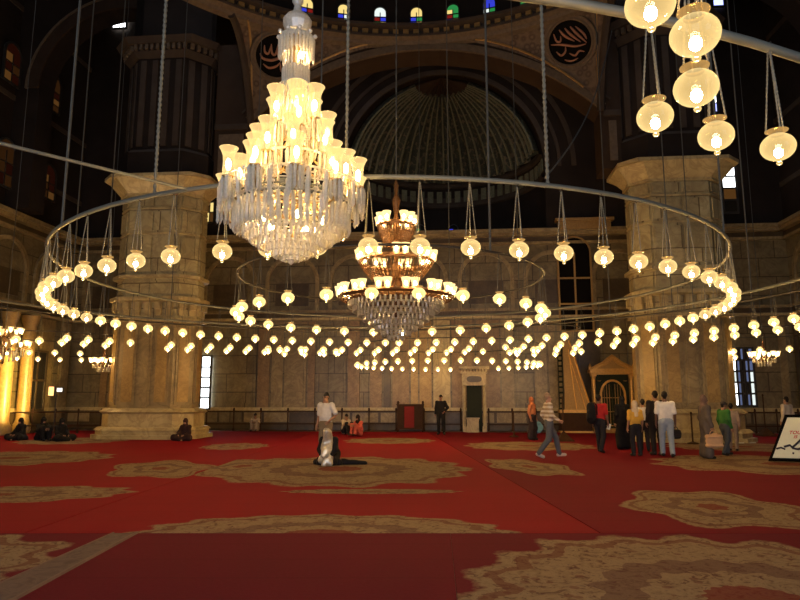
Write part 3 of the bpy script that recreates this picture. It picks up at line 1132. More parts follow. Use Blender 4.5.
carpet('carpet', [(-9.0, 0.3), (-3.75, 0.3), (-3.52, 8.18), (-9.0, 8.18)], m4, 'worn red carpet with faded beige patch in the near corner')
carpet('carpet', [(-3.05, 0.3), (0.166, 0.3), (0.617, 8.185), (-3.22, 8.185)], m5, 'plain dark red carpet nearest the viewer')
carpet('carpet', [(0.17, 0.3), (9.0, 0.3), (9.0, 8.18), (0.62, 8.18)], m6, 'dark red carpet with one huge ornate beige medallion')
# faded border runner between two near carpets
bm_, nt, bs, _o = new_mat('carpet_border')
co = objco(nt)
n3 = noise(nt, co, 5.0, 5, 0.7, 1.2)
c = ramp(nt, n3, [(0.35, (0.06, 0.033, 0.03)), (0.55, (0.11, 0.07, 0.058)), (0.68, (0.065, 0.04, 0.036))])
nt.links.new(c, bs.inputs['Base Color'])
bs.inputs['Roughness'].default_value = 0.9
b = MB()
b.prism([(-3.73, 0.3), (-3.07, 0.3), (-3.24, 8.18), (-3.50, 8.18)], -0.018, 0.002)
b.mi = 1
b.tube([(-3.06, 0.3, 0.0), (-3.23, 8.18, 0.0)], 0.022, 6)
b.tube([(-3.74, 0.3, 0.0), (-3.51, 8.18, 0.0)], 0.016, 6)
tag(fix(b.build('carpet_runner', [bm_, plain('seam_tape', (0.13, 0.085, 0.068), 0.85)])), 'faded brownish border runner along the edge of the plain red carpet', 'carpet')

# ------------------------------------------------------------------ hanging lamps
LZ = EYE + 1.74          # height of the globes' middle
DROP = 0.84              # pipe above the globes
PZ = LZ + DROP
CX, CY = -0.2, 14.0
CX2, CY2 = -1.3, 13.75


def globe_mesh(n, m):
    b = MB()
    prof = [(0.004, -0.138), (0.016, -0.134), (0.021, -0.122), (0.015, -0.108), (0.024, -0.100)]
    for k in range(1, m):
        a = -PI / 2 + 0.22 + (PI - 0.22 - 0.48) * k / m
        prof.append((0.118 * math.cos(a), 0.100 * math.sin(a)))
    prof += [(0.050, 0.092)]
    b.lathe(prof, n)
    return b


def make_lamp(detail):
    root = thing('hanging_lamp', 'lamp', 'lamp')
    g = globe_mesh(24 if detail else 14, 12 if detail else 8)
    fix(g.build('glass_globe', 'globe' if detail else 'globe_far', root, True))
    b = MB()
    b.lathe([(0.050, 0.090), (0.048, 0.098), (0.060, 0.112), (0.076, 0.120), (0.078, 0.124), (0.070, 0.126), (0.055, 0.116), (0.044, 0.100)], 20 if detail else 10)
    fix(b.build('rim', 'rim_glass', root, True))
    b = MB()
    b.ico((0, 0, -0.045), 0.031 if detail else 0.036, 1.2, 10 if detail else 6, 6 if detail else 4)
    fix(b.build('bulb', 'bulb' if detail else 'bulb_far', root, True))
    if detail:
        for k in range(3):
            a = 2 * PI * k / 3 + 0.4
            b = MB()
            p0 = Vector((0.070 * math.cos(a), 0.070 * math.sin(a), 0.122))
            p1 = Vector((0.006 * math.cos(a), 0.006 * math.sin(a), DROP - 0.06))
            n = 40
            b.tube([p0.lerp(p1, i / n) for i in range(n + 1)], [0.0075 if i % 2 else 0.005 for i in range(n + 1)], 5)
            fix(b.build('chain', 'rope', root))
        b = MB()
        b.tube([(0.02 * math.cos(PI * 1.5 * i / 8), 0, DROP - 0.055 + 0.03 * (i / 8.0) + 0.012 * math.sin(PI * i / 8)) for i in range(9)], 0.006, 5)
        fix(b.build('hook', 'iron_dark', root))
    else:
        b = MB()
        for k in range(3):
            a = 2 * PI * k / 3 + 0.4
            b.tube([(0.070 * math.cos(a), 0.070 * math.sin(a), 0.122), (0.004 * math.cos(a), 0.004 * math.sin(a), DROP - 0.02)], 0.004, 4)
        fix(b.build('chain', 'rope_dark', root))
    return root


protos = {True: make_lamp(True), False: make_lamp(False)}
used = {True: False, False: False}
lrnd = random.Random(4)
LAMPS = []
AVOID = [(*at(104, 362, 27.0).xy, 0.85), (*at(4, 345, 23.0).xy, 1.1), (*at(764, 356, 25.5).xy, 0.8), (*floor_at(475, 432).xy, 0.95), (*floor_at(615, 432.8).xy, 1.2)]


def lamp(p, detail, label, group, rz=None):
    for ax_, ay_, ar_ in AVOID:
        if math.hypot(p[0] - ax_, p[1] - ay_) < ar_:
            return None
    for q in LAMPS:
        if (q - Vector(p)).length < (0.18 if p[1] < 6 else 0.30):
            return None
    LAMPS.append(Vector(p))
    if not used[detail]:
        o = protos[detail]
        used[detail] = True
    else:
        o = copy_tree(protos[detail])
    o.location = p
    o.rotation_euler = (0, 0, lrnd.uniform(0, 2 * PI) if rz is None else rz)
    o['label'] = label
    o['group'] = group
    return o


def ring_pts(R, n, a0, cx=CX, cy=CY):
    """angle measured from the side nearest the camera, growing to the right."""
    return [(2 * PI * k / n + a0, Vector((cx + R * math.sin(2 * PI * k / n + a0), cy - R * math.cos(2 * PI * k / n + a0), 0))) for k in range(n)]


def ring_angle(px, R, z, near, cx=CX, cy=CY):
    best = None
    for k in range(1440):
        a = -PI + 2 * PI * k / 1440
        if (math.cos(a) > 0) != near:
            continue
        p = (cx + R * math.sin(a), cy - R * math.cos(a), z)
        if p[1] < 1:
            continue
        d = abs(proj(p)[0] - px)
        if best is None or d < best[0]:
            best = (d, a)
    return best[1]


def pipe_ring(name, R, r, label, cx=CX, cy=CY, z=PZ, n=96, mat='iron'):
    b = MB()
    b.tube([(R * math.sin(2 * PI * k / n), -R * math.cos(2 * PI * k / n), 0) for k in range(n)], r, 8, True)
    o = fix(b.build(name, mat, None, True))
    o.location = (cx, cy, z)
    return tag(o, label, 'lamp ring')


RB, RA, RC, RDD = 6.72, 3.32, 10.15, 11.2
RING_B = pipe_ring('hanging_ring', RB, 0.032, 'large grey iron ring of globe lamps, encircling both chandeliers')
RING_A = pipe_ring('hanging_ring', RA, 0.024, 'small grey iron ring of globe lamps just around the far chandelier', mat='iron_dark')
RING_C = pipe_ring('hanging_ring', RC, 0.036, 'grey iron pipe ring crossing near the top corner above the big hanging lamps', n=128, cx=CX2, cy=CY2)
RING_DD = pipe_ring('hanging_ring', RDD, 0.030, 'widest iron pipe ring of lamps, outside the others', n=128, mat='iron_dark', cx=CX2, cy=CY2)


def in_view(p, m=14):
    if p[1] < 1.0:
        return False
    x, y, d = proj(p)
    return -m < x < 800 + m and -m < y < 600


def ring_of_lamps(R, n, a0, what, group, detail_near, cx=CX, cy=CY, z=LZ, far_only=False, skip=0.0, share=None):
    pts = [(a, Vector((p.x, p.y, z))) for a, p in ring_pts(R, n, a0, cx, cy)]
    if detail_near:              # the left side of the near half hangs a little farther round
        pts = [(a, p if not (PI < a % (2 * PI) < 2 * PI - 0.3) else Vector((cx + R * math.sin(a - 0.024), cy - R * math.cos(a - 0.024), z))) for a, p in pts]
    near = [(proj(p)[0], a, p) for a, p in pts if math.cos(a) > 0 and in_view(p)]
    far = [(proj(p)[0], a, p) for a, p in pts if math.cos(a) <= 0 and in_view(p)]
    for half, lst in (('near', near), ('far', far)):
        if half == 'near' and far_only:
            continue
        lst.sort(key=lambda t: t[0])
        i = 0
        for x, a, p in lst:
            if lrnd.random() < skip:
                continue
            lab = share or f'globe lamp on {what}, {half} half, {ORD[i]} from the left'
            if lamp(p, detail_near and half == 'near', lab, group):
                i += 1


ring_of_lamps(RB, 70, math.radians(3.7), 'the large ring around both chandeliers', 'globe lamps on the large ring', True)
ring_of_lamps(RA, 26, math.radians(9.0), 'the small ring around the far chandelier', 'globe lamps on the small inner ring', False)
ring_of_lamps(RC, 94, math.radians(1.0), 'the wide ring behind the large ring', 'globe lamps on the wide ring', False, CX2, CY2, far_only=True, skip=0.06)
ring_of_lamps(RDD, 100, math.radians(2.0), 'the widest ring of small lamps', 'globe lamps on the widest ring', False, CX2, CY2, far_only=True, skip=0.15, z=LZ - 0.05)

# six lamps close to the camera on the two wide rings
for px, py, R, rz, lab in ((655, 117, RC, 0.3, 'big near globe lamp hanging lowest left of the close cluster, above the pier'),
                           (716, 136, RC, 1.2, 'big near globe lamp hanging lowest of the close cluster, over the pier capital'),
                           (778, 147, RC, 2.0, 'big near globe lamp hanging alone under the iron pipe by the picture edge'),
                           (650, 5, RDD, 0.7, 'largest globe lamp, cut by the top edge of the picture'),
                           (695, 35, RDD, 0.0, 'big near globe lamp with flared rim overlapping the iron pipe'),
                           (696, 88, RDD, 0.9, 'big near globe lamp directly below the one overlapping the pipe')):
    d = ray(px, py)
    # on this ring: intersect the ray's vertical plane with the circle
    ux, uy = d.x / d.y, 1.0
    A_ = ux * ux + 1
    B_ = -2 * (ux * CX2 + CY2)
    C_ = CX2 * CX2 + CY2 * CY2 - R * R
    Y = (-B_ - math.sqrt(B_ * B_ - 4 * A_ * C_)) / (2 * A_)
    if py == 88:
        Y += 0.42
    p = at(px, py, Y)
    o = lamp(p, True, lab, 'big lamps close to the camera', rz)
    gap = PZ - (p.z + DROP)
    if gap > 0.08:
        b = MB()
        b.tube([(0, 0, DROP - 0.03), (0, 0, DROP + gap)], 0.006, 5)
        fix(b.build('chain', 'rope', o))

# smaller rings farther back
E0 = at(447, 360, 28.0)
pipe_ring('hanging_ring', 3.9, 0.02, 'small far iron ring of lamps before the prayer niche', E0.x, 27.6, EYE + 1.34 + DROP, 64, 'iron_dark')
ring_of_lamps(3.9, 40, 0.05, 'the far', 'lamps before the prayer niche', False, E0.x, 27.6, EYE + 1.34, skip=0.04,
              share='tiny globe lamp in the dense glowing cluster before the prayer niche')
for cxp, R, n, Yc, nm, lab in ((58, 2.6, 18, 27.5, 'left', 'tiny globe lamp in the cluster before the dark side window'),
                               (772, 2.4, 16, 25.5, 'right', 'tiny globe lamp in the cluster above the sign board'),
                               (303, 1.25, 10, 23.0, 'mid', 'small globe lamp in the tight cluster left of the far chandelier'),
                               (545, 1.25, 10, 23.0, 'mid2', 'small globe lamp in the tight cluster left of the gilded gate')):
    q = at(cxp, 352, Yc)
    h = EYE + (1.72 if nm in ('left', 'right') else 1.6)
    pipe_ring('hanging_ring', R, 0.018, {'left': 'far iron ring of lamps before the dark side window', 'right': 'far iron ring of lamps above the sign board',
                                        'mid': 'little iron ring of lamps left of the far chandelier', 'mid2': 'little iron ring of lamps near the gilded gate'}[nm], q.x, Yc, h + DROP, 48, 'iron_dark')
    ring_of_lamps(R, n, 0.1, '', lab.split(' in the ')[1], False, q.x, Yc, h, skip=0.05, share=lab)

# a few globes that burn high in the inner ring's edge (bunched lamps)
for px, py, Y, lab in ((231, 312, 13.4, 'globe lamp bunched at the left end of the small ring'), (236, 308, 13.9, 'globe lamp bunched at the left end of the small ring'),
                       (548, 313, 13.4, 'globe lamp bunched at the right end of the small ring'), (541, 318, 14.2, 'globe lamp bunched at the right end of the small ring')):
    pass

# ------------------------------------------------------------------ cords and rods
def dome_z(x, y):
    l = MINV @ Vector((x, y, 0))
    r2 = (l.x - DCX) ** 2 + (l.y - DCY) ** 2
    return 21.15 + math.sqrt(RD * RD - r2) if r2 < (RD - 0.3) ** 2 else 25.5


def cord(ring, a, R, beaded=False, r=0.012, cx=CX, cy=CY):
    x, y = R * math.sin(a), -R * math.cos(a)
    b = MB()
    H = dome_z(cx + x, cy + y) - PZ
    if beaded:
        n = int(H / 0.075)
        prof = []
        for k in range(n):
            prof += [(r * 0.62, H * k / n), (r, H * (k + 0.5) / n)]
        prof.append((r * 0.62, H))
        b.lathe(prof, 7)
    else:
        b.lathe([(r, 0), (r, H)], 6)
    o = fix(b.build('beaded_chain' if beaded else 'suspension_cord', 'rope' if beaded else 'rope_dark', ring))
    o.location = (x, y, 0)


for px, near, bd, r in ((155, True, True, 0.026), (345, True, True, 0.024), (547, True, True, 0.026), (62, True, False, 0.022), (724, True, False, 0.018), (252, False, False, 0.014), (520, False, False, 0.014)):
    cord(RING_B, ring_angle(px, RB, PZ, near), RB, bd, r)
for px, near, r in ((490, True, 0.022), (318, True, 0.014), (450, False, 0.012)):
    cord(RING_A, ring_angle(px, RA, PZ, near), RA, False, r)
for px, r in ((104, 0.020), (70, 0.022), (170, 0.016), (610, 0.018), (672, 0.018), (752, 0.018)):
    cord(RING_C, ring_angle(px, RC, PZ, False, CX2, CY2), RC, False, r, CX2, CY2)
for px, r in ((693, 0.016), (420, 0.012)):
    cord(RING_DD, ring_angle(px, RDD, PZ, False, CX2, CY2), RDD, False, r, CX2, CY2)

b = MB()
p0, p1 = Vector((-5.2, 5.15, PZ)), Vector((-2.66, 7.75, PZ))
b.tube([p0, p1], 0.02, 8)
tag(fix(b.build('tie_rod', 'iron')), 'straight iron tie rod from the large ring out towards the picture edge', 'rod')
b = MB()
p0, p1, p2 = at(545, 178, 7.8), at(592, 95, 12.0), at(612, 30, 15.5)
b.tube([(p0 * (1 - t) + p1 * t) * (1 - t) + (p1 * (1 - t) + p2 * t) * t - Vector((0, 0, 0.35 * math.sin(PI * t))) for t in [i / 20 for i in range(21)]], 0.012, 5)
tag(fix(b.build('hanging_cable', 'rope_dark')), 'slack cable climbing from the large ring past the round plaque', 'cable')


# ------------------------------------------------------------------ crystal chandelier
def shade_mb(h, r, n=14):
    b = MB()
    b.lathe([(r * 0.42, 0.0), (r * 0.62, h * 0.06), (r * 0.66, h * 0.2), (r * 0.60, h * 0.5), (r * 0.68, h * 0.75), (r * 0.95, h * 0.95), (r * 1.08, h), (r * 1.0, h * 0.985), (r * 0.62, h * 0.74)], n)
    return b


def prisms(b, R, z0, n, L, w, rnd=None, taper=0.5, a0=0.0):
    """A ring of cut drops hanging from radius R."""
    for k in range(n):
        a = 2 * PI * k / n + a0
        l = L * (1 if rnd is None else rnd.uniform(0.75, 1.1))
        cx_, cy_ = R * math.cos(a), R * math.sin(a)
        b.lathe([(w * 0.3, 0), (w, -l * 0.12), (w * 0.8, -l * 0.7), (w, -l * 0.86), (0.001, -l)], 5, (cx_, cy_, z0), a)


def make_big_chandelier():
    base = at(291, 265, 6.2)
    root = thing('chandelier', 'tall crystal chandelier with many lit glass shades, nearest and largest', 'chandelier', base)
    Z = lambda py: at(295, py, 6.2).z - base.z
    rnd = random.Random(2)
    # stem
    b = MB()
    H = Z(-40)
    b.lathe([(0.02, 0.25), (0.03, 0.5), (0.02, 0.9), (0.05, 1.0), (0.025, 1.1), (0.03, 1.7), (0.05, 1.75), (0.03, 1.9), (0.06, Z(92)), (0.04, Z(70)), (0.05, Z(40)), (0.03, Z(20)), (0.055, Z(14)), (0.025, Z(8)), (0.045, Z(2)), (0.02, Z(-6)), (0.02, H)], 12)
    fix(b.build('stem', 'brass', root, True))
    # crown bowl and finial
    b = MB()
    b.lathe([(0.05, Z(36)), (0.12, Z(32)), (0.150, Z(25)), (0.152, Z(21)), (0.12, Z(17)), (0.05, Z(13)), (0.035, Z(6)), (0.06, Z(2)), (0.05, Z(-4)), (0.03, Z(-8))], 14)
    fix(b.build('crown_bowl', 'crystal', root))
    # upper skirt of long drops
    b = MB()
    b.lathe([(0.13, Z(36)), (0.18, Z(38)), (0.175, Z(42)), (0.12, Z(40))], 16)
    prisms(b, 0.175, Z(38), 26, Z(40) - Z(64), 0.017, rnd)
    prisms(b, 0.13, Z(40), 18, Z(40) - Z(69), 0.015, rnd)
    for k in range(10):
        a = 2 * PI * k / 10
        b.ico((0.19 * math.cos(a), 0.19 * math.sin(a), Z(37)), 0.025, 1, 6, 4)
    fix(b.build('prism_skirt', 'crystal', root))
    # bead drum
    b = MB()
    b.lathe([(0.125, Z(85)), (0.135, Z(84)), (0.12, Z(80)), (0.11, Z(72)), (0.125, Z(69)), (0.10, Z(67))], 20)
    prisms(b, 0.135, Z(69), 26, Z(69) - Z(86), 0.012)
    b.lathe([(0.05, Z(96)), (0.16, Z(91)), (0.19, Z(88)), (0.125, Z(85))], 18)
    prisms(b, 0.185, Z(88), 28, Z(88) - Z(118), 0.014, rnd)
    fix(b.build('bead_drum', 'crystal', root))

    # tiers of arms with shades
    shades = []
    for n, R, py, h, r, a0, jit in ((6, 0.22, 126, 0.34, 0.095, 0.75, 0.08), (7, 0.36, 150, 0.33, 0.090, 0.5, 0.16), (8, 0.53, 176, 0.31, 0.092, 0.15, 0.14), (11, 0.68, 195, 0.28, 0.084, 0.35, 0.10)):
        for k in range(n):
            a = a0 + 2 * PI * k / n
            z = Z(py) + rnd.uniform(-jit, jit)
            x, y = R * math.cos(a), R * math.sin(a)
            # arm
            arm = MB()
            zb = z - 0.10
            arm.tube([(0.03 * math.cos(a), 0.03 * math.sin(a), zb - 0.05), (R * 0.35 * math.cos(a), R * 0.35 * math.sin(a), zb - 0.02), (R * 0.7 * math.cos(a), R * 0.7 * math.sin(a), zb - 0.13),
                      (R * 0.95 * math.cos(a), R * 0.95 * math.sin(a), zb - 0.09), (x, y, zb), (x, y, z)], 0.010, 6)
            arm.lathe([(0.02, -0.05), (0.055, -0.02), (0.06, 0.0), (0.03, 0.01)], 10, (x, y, z))
            ao = fix(arm.build('arm', 'brass', root))
            dp = MB()
            prisms_local(dp, (x, y, z - 0.01), 0.055, 8, rnd.uniform(0.16, 0.26), 0.017)
            fix(dp.build('drops', 'crystal', ao))
            s = shade_mb(h, r)
            so = fix(s.build('shade', 'shade_glass', root, True))
            so.location = (x, y, z)
            bb = MB()
            bb.ico((0, 0, h * 0.42), 0.026, 2.3, 8, 5)
            fix(bb.build('bulb', 'shade_bulb', so, True))
    # inner crystal filling between the tiers
    b = MB()
    for R, py0, py1, n in ((0.11, 100, 140, 14), (0.22, 132, 165, 16), (0.36, 160, 190, 20), (0.48, 180, 206, 26)):
        b.lathe([(R - 0.012, Z(py0)), (R + 0.012, Z(py0)), (R, Z(py0) - 0.02), (R - 0.012, Z(py0))], 24)
        prisms(b, R, Z(py0), n, Z(py0) - Z(py1), 0.014, rnd)
    fix(b.build('inner_drops', 'crystal', root))
    # ring frames
    b = MB()
    for R, z in ((0.55, Z(200)), (0.57, Z(207))):
        b.tube([(R * math.cos(2 * PI * k / 48), R * math.sin(2 * PI * k / 48), z) for k in range(48)], 0.011, 6, True)
    for k in range(8):
        a = 2 * PI * k / 8
        b.tube([(0.03 * math.cos(a), 0.03 * math.sin(a), Z(180)), (0.56 * math.cos(a), 0.56 * math.sin(a), Z(203))], 0.008, 5)
    fix(b.build('ring_frame', 'iron', root, True))
    # basket: concentric tiers of prisms down to the tip
    b = MB()
    for R, py, n, L in ((0.57, 205, 54, 0.30), (0.52, 214, 50, 0.20), (0.47, 224, 46, 0.15), (0.40, 231, 40, 0.14), (0.32, 238, 34, 0.12), (0.24, 244, 28, 0.11), (0.16, 250, 18, 0.09), (0.08, 255, 10, 0.07)):
        b.tube([(R * math.cos(2 * PI * k / 40), R * math.sin(2 * PI * k / 40), Z(py)) for k in range(40)], 0.007, 5, True)
        prisms(b, R, Z(py), n, L, 0.020)
    b.lathe([(0.001, 0.0), (0.03, 0.02), (0.045, 0.05), (0.02, 0.09), (0.05, 0.12), (0.02, 0.2)], 10)
    fix(b.build('basket', 'crystal', root))
    for k in range(7):                     # lamps burning inside the basket, the drum and the skirt
        a = 2 * PI * k / 5
        bb = MB()
        bb.ico((0, 0, 0), 0.030, 1.3, 8, 5)
        o_ = fix(bb.build('bulb', 'shade_bulb', root, True))
        o_.location = (0.30 * math.cos(a), 0.30 * math.sin(a), Z(222)) if k < 5 else ((0.07, 0.03, Z(96)) if k == 5 else (0.06, -0.06, Z(58)))
    b = MB()
    prisms(b, 0.71, Z(190), 26, 0.30, 0.024, rnd)
    prisms(b, 0.65, Z(198), 24, 0.28, 0.022, rnd, a0=0.1)
    b.tube([(0.71 * math.cos(2 * PI * k / 40), 0.71 * math.sin(2 * PI * k / 40), Z(190)) for k in range(40)], 0.006, 5, True)
    b.tube([(0.65 * math.cos(2 * PI * k / 40), 0.65 * math.sin(2 * PI * k / 40), Z(198)) for k in range(40)], 0.006, 5, True)
    fix(b.build('outer_drops', 'crystal', root))
    # scalloped drops outside the wide tier
    b = MB()
    for k in range(30):
        a = 2 * PI * k / 30
        p0 = Vector((0.69 * math.cos(a), 0.69 * math.sin(a), Z(188)))
        p1 = Vector((0.57 * math.cos(a), 0.57 * math.sin(a), Z(204)))
        for i in range(7):
            t = i / 6
            q = p0.lerp(p1, t) - Vector((0, 0, 0.10 * math.sin(PI * t)))
            b.ico(q, 0.017, 1, 5, 4)
        b.tube([p0.lerp(p1, i / 6) - Vector((0, 0, 0.10 * math.sin(PI * i / 6))) for i in range(7)], 0.004, 4)
    fix(b.build('bead_swags', 'crystal', root))
    # suspension
    b = MB()
    zt = dome_z(base.x, base.y) - base.z
    n = 150
    b.lathe([(0.010 if k % 2 else 0.018, H - 0.1 + (zt - H + 0.1) * k / n) for k in range(n + 1)], 6)
    fix(b.build('chain', 'rope', root))
    return root


def prisms_local(b, c, R, n, L, w):
    for k in range(n):
        a = 2 * PI * k / n
        b.lathe([(w * 0.3, 0), (w, -L * 0.12), (w * 0.8, -L * 0.7), (w, -L * 0.86), (0.001, -L)], 5, (c[0] + R * math.cos(a), c[1] + R * math.sin(a), c[2]), a)


make_big_chandelier()


# far chandelier of three tiers
def make_tier_chandelier():
    Y = 14.0
    base = at(396, 340, Y)
    root = thing('chandelier', 'three tiered bronze chandelier with crystal bowl, hanging at the centre of the rings', 'chandelier', base)
    Z = lambda py: at(396, py, Y).z - base.z
    b = MB()
    b.lathe([(0.03, 0.3), (0.05, 1.0), (0.06, Z(285)), (0.12, Z(270)), (0.05, Z(262)), (0.06, Z(235)), (0.1, Z(228)), (0.04, Z(215)), (0.08, Z(205)), (0.10, Z(200)), (0.03, Z(194)), (0.06, Z(186)), (0.02, Z(180))], 12)
    fix(b.build('stem', 'bronze', root, True))
    b = MB()
    prof = [(0.02, 0.0), (0.2, 0.06), (0.5, 0.26), (0.8, 0.56), (0.98, 0.86), (1.04, Z(302))]
    for R, py, n, L in ((1.04, 301, 60, 0.17), (0.94, 306, 54, 0.16), (0.83, 311, 48, 0.15), (0.71, 316, 42, 0.14), (0.58, 321, 36, 0.13), (0.45, 326, 28, 0.12), (0.31, 331, 20, 0.11), (0.16, 336, 10, 0.10)):
        b.tube([(R * math.cos(2 * PI * k / 40), R * math.sin(2 * PI * k / 40), Z(py)) for k in range(40)], 0.012, 5, True)
        prisms(b, R, Z(py), n, L, 0.032)
    fix(b.build('crystal_bowl', 'crystal_grey', root))
    b = MB()
    for py0, r0, py1, r1 in ((298, 1.30, 302, 1.05), (262, 0.86, 284, 0.42), (226, 0.44, 246, 0.24)):
        b.lathe([(r0 - 0.03, Z(py0) + 0.05), (r0, Z(py0)), (r0 * 0.95, Z(py0) - 0.05), (r0 * 0.93, Z(py0) - 0.02), (r0 - 0.03, Z(py0) + 0.05)], 32)
        zz = Z(py1)
        for q in range(5):                 # hoops and strings of an open net
            t_ = q / 4
            R_ = r0 * 0.95 + (r1 - r0 * 0.95) * t_
            b.tube([(R_ * math.cos(2 * PI * k / 32), R_ * math.sin(2 * PI * k / 32), Z(py0) - 0.04 + (zz - Z(py0) + 0.04) * t_ ** 0.8) for k in range(32)], 0.012, 4, True)
        for k in range(48):
            a = 2 * PI * k / 48
            b.tube([((r0 * 0.95 + (r1 - r0 * 0.95) * t_) * math.cos(a), (r0 * 0.95 + (r1 - r0 * 0.95) * t_) * math.sin(a), Z(py0) - 0.04 + (zz - Z(py0) + 0.04) * t_ ** 0.8) for t_ in (0, .25, .5, .75, 1)], 0.014, 4)
    for k in range(12):
        a = 2 * PI * k / 12
        b.tube([(0.06 * math.cos(a), 0.06 * math.sin(a), Z(278)), (0.7 * math.cos(a), 0.7 * math.sin(a), Z(291)), (1.3 * math.cos(a), 1.3 * math.sin(a), Z(297))], 0.018, 5)
    b.lathe([(0.30, Z(286)), (0.42, Z(284)), (0.30, Z(300)), (0.9, Z(302)), (1.04, Z(301))], 28)
    fix(b.build('tier_frame', 'bronze', root))
    for n, R, py, grp in ((28, 1.26, 296, 2), (18, 0.84, 260, 2), (9, 0.42, 224, 1)):
        for k in range(n):
            a = 2 * PI * (k + (0.16 if k % 2 else -0.16)) / n + 0.13
            x, y, z = R * math.cos(a), R * math.sin(a), Z(py)
            s = MB()
            s.lathe([(0.035, -0.03), (0.065, 0.0), (0.07, 0.08), (0.10, 0.19), (0.09, 0.19), (0.06, 0.07)], 10)
            so = fix(s.build('cup_shade', 'cup_glass', root, True))
            so.location = (x, y, z)
            bb = MB()
            bb.ico((0, 0, 0.075), 0.034, 1.5, 7, 4)
            fix(bb.build('bulb', 'bulb', so, True))
    b = MB()
    zt = dome_z(base.x, base.y) - base.z
    n = 160
    b.lathe([(0.010 if k % 2 else 0.02, Z(182) + (zt - Z(182)) * k / n) for k in range(n + 1)], 6)
    fix(b.build('chain', 'rope_dark', root))
    return root


make_tier_chandelier()


def small_chandelier(px, py, Y, R, n, label, H=0.5, tiers=1):
    base = at(px, py, Y)
    root = thing('chandelier', label, 'chandelier', base)
    b = MB()
    b.lathe([(0.01, -0.75 * H), (0.05, -0.7 * H), (0.03, -0.5 * H), (0.09, -0.3 * H), (0.04, 0.0), (0.06, 0.3), (0.02, 0.6)], 10)
    for t in range(tiers):
        for k in range(n):
            a = 2 * PI * k / n
            r = R * (1 - 0.35 * t)
            z = 0.45 * t
            b.tube([(0, 0, z - 0.1), (r * 0.5 * math.cos(a), r * 0.5 * math.sin(a), z - 0.22), (r * math.cos(a), r * math.sin(a), z - 0.03)], 0.015, 5)
    fix(b.build('frame', 'bronze', root))
    d = MB()
    prisms(d, R * 0.8, -0.1, 18, 0.35 * H, 0.03)
    prisms(d, R * 0.45, -0.2, 12, 0.45 * H, 0.03)
    fix(d.build('drops', 'crystal_grey', root))
    for t in range(tiers):
        for k in range(n):
            a = 2 * PI * k / n
            r = R * (1 - 0.35 * t)
            s = MB()
            s.lathe([(0.03, -0.03), (0.055, 0.0), (0.06, 0.06), (0.10, 0.17), (0.09, 0.17), (0.05, 0.05)], 10)
            so = fix(s.build('cup_shade', 'cup_glass', root, True))
            so.location = (r * math.cos(a), r * math.sin(a), 0.45 * t)
            bb = MB()
            bb.ico((0, 0, 0.08), 0.04, 1.5, 7, 4)
            fix(bb.build('bulb', 'bulb', so, True))
    c_ = MB()
    c_.lathe([(0.012, 0.55), (0.012, 25.5 - base.z)], 5)
    fix(c_.build('chain', 'rope_dark', root))
    return root


small_chandelier(104, 362, 27.0, 0.52, 10, 'small lit chandelier hanging left of the pier, above the floodlight')
small_chandelier(4, 345, 23.0, 0.80, 9, 'lit chandelier at the picture edge, above the glowing column', 0.9, 2)
small_chandelier(764, 356, 25.5, 0.50, 9, 'flat lit chandelier above the sign board beside barred window')

# ------------------------------------------------------------------ furniture along the far wall
def place(px, py, z=0.0):
    p = floor_at(px, py, z)
    return p


# gilded gate
g0 = place(615, 432.8)
gate = thing('minbar_gate', 'gilded gate with pediment and dark green arched door, beside the far pier', 'gate', g0, YAW)
b = MB()
b.mi = 0
b.box(-0.98, 0.98, -0.12, 0.5, 0, 0.2)
for sx in (-1, 1):
    b.mi = 1
    b.box(sx * 0.86 - 0.1, sx * 0.86 + 0.1, -0.1, 0.3, 0.2, 0.55)
    b.lathe([(0.075, 0.55), (0.06, 0.65), (0.058, 2.45), (0.08, 2.55), (0.09, 2.62)], 12, (sx * 0.86, 0.0, 0))
    b.box(sx * 0.86 - 0.11, sx * 0.86 + 0.11, -0.12, 0.3, 2.62, 2.78)
    b.mi = 0
    b.box(sx * 0.80 - 0.05 - (0.08 if sx < 0 else 0), sx * 0.80 + 0.05 + (0.08 if sx > 0 else 0), 0.12, 0.3, 0.2, 2.7)
fix(b.build('side_column', ['gold_dull', 'gold'], gate))
b = MB()
b.mi = 0
pts = b.arch(-0.76, 0.76, 0.2, 2.7, 0.0, 0.5, 1.75, 0.62, 0.08, 0.22, 20)
b.mi = 1
b.archband(pts, 0.1, 0.02, 0.1)
for sx in (-1, 1):
    b.box(sx * 0.55 - 0.05, sx * 0.55 + 0.05, 0.02, 0.1, 0.2, 1.78)
    b.lathe([(0.001, 0.0), (0.1, 0.0), (0.07, -0.03), (0.001, -0.04)], 10, (sx * 0.6, 0.05, 2.42))
fix(b.build('arch_panel', ['green_dark', 'gold'], gate))
for sx in (-1, 1):
    b = MB()
    b.mi = 0
    x0, x1 = (-0.5, -0.01) if sx < 0 else (0.01, 0.5)
    b.box(x0, x1, 0.16, 0.2, 0.2, 2.36)
    b.mi = 1
    for k in range(1, 4):
        x = x0 + (x1 - x0) * k / 4
        b.box(x - 0.012, x + 0.012, 0.14, 0.16, 0.3, 2.25)
    for z in (0.3, 0.95, 1.6):
        b.box(x0, x1, 0.14, 0.16, z, z + 0.035)
    fix(b.build('door', ['green_dark', 'gold_dull'], gate))
b = MB()
b.mi = 0
b.box(-1.06, 1.06, -0.2, 0.4, 2.78, 2.92)
b.box(-0.98, 0.98, -0.12, 0.35, 2.70, 2.78)
outer = [(-1.08, 2.92), (-0.75, 3.12), (-0.45, 3.26), (-0.2, 3.46), (0, 3.60), (0.2, 3.46), (0.45, 3.26), (0.75, 3.12), (1.08, 2.92)]
b.prismy(outer, -0.1, 0.3)
b.mi = 1
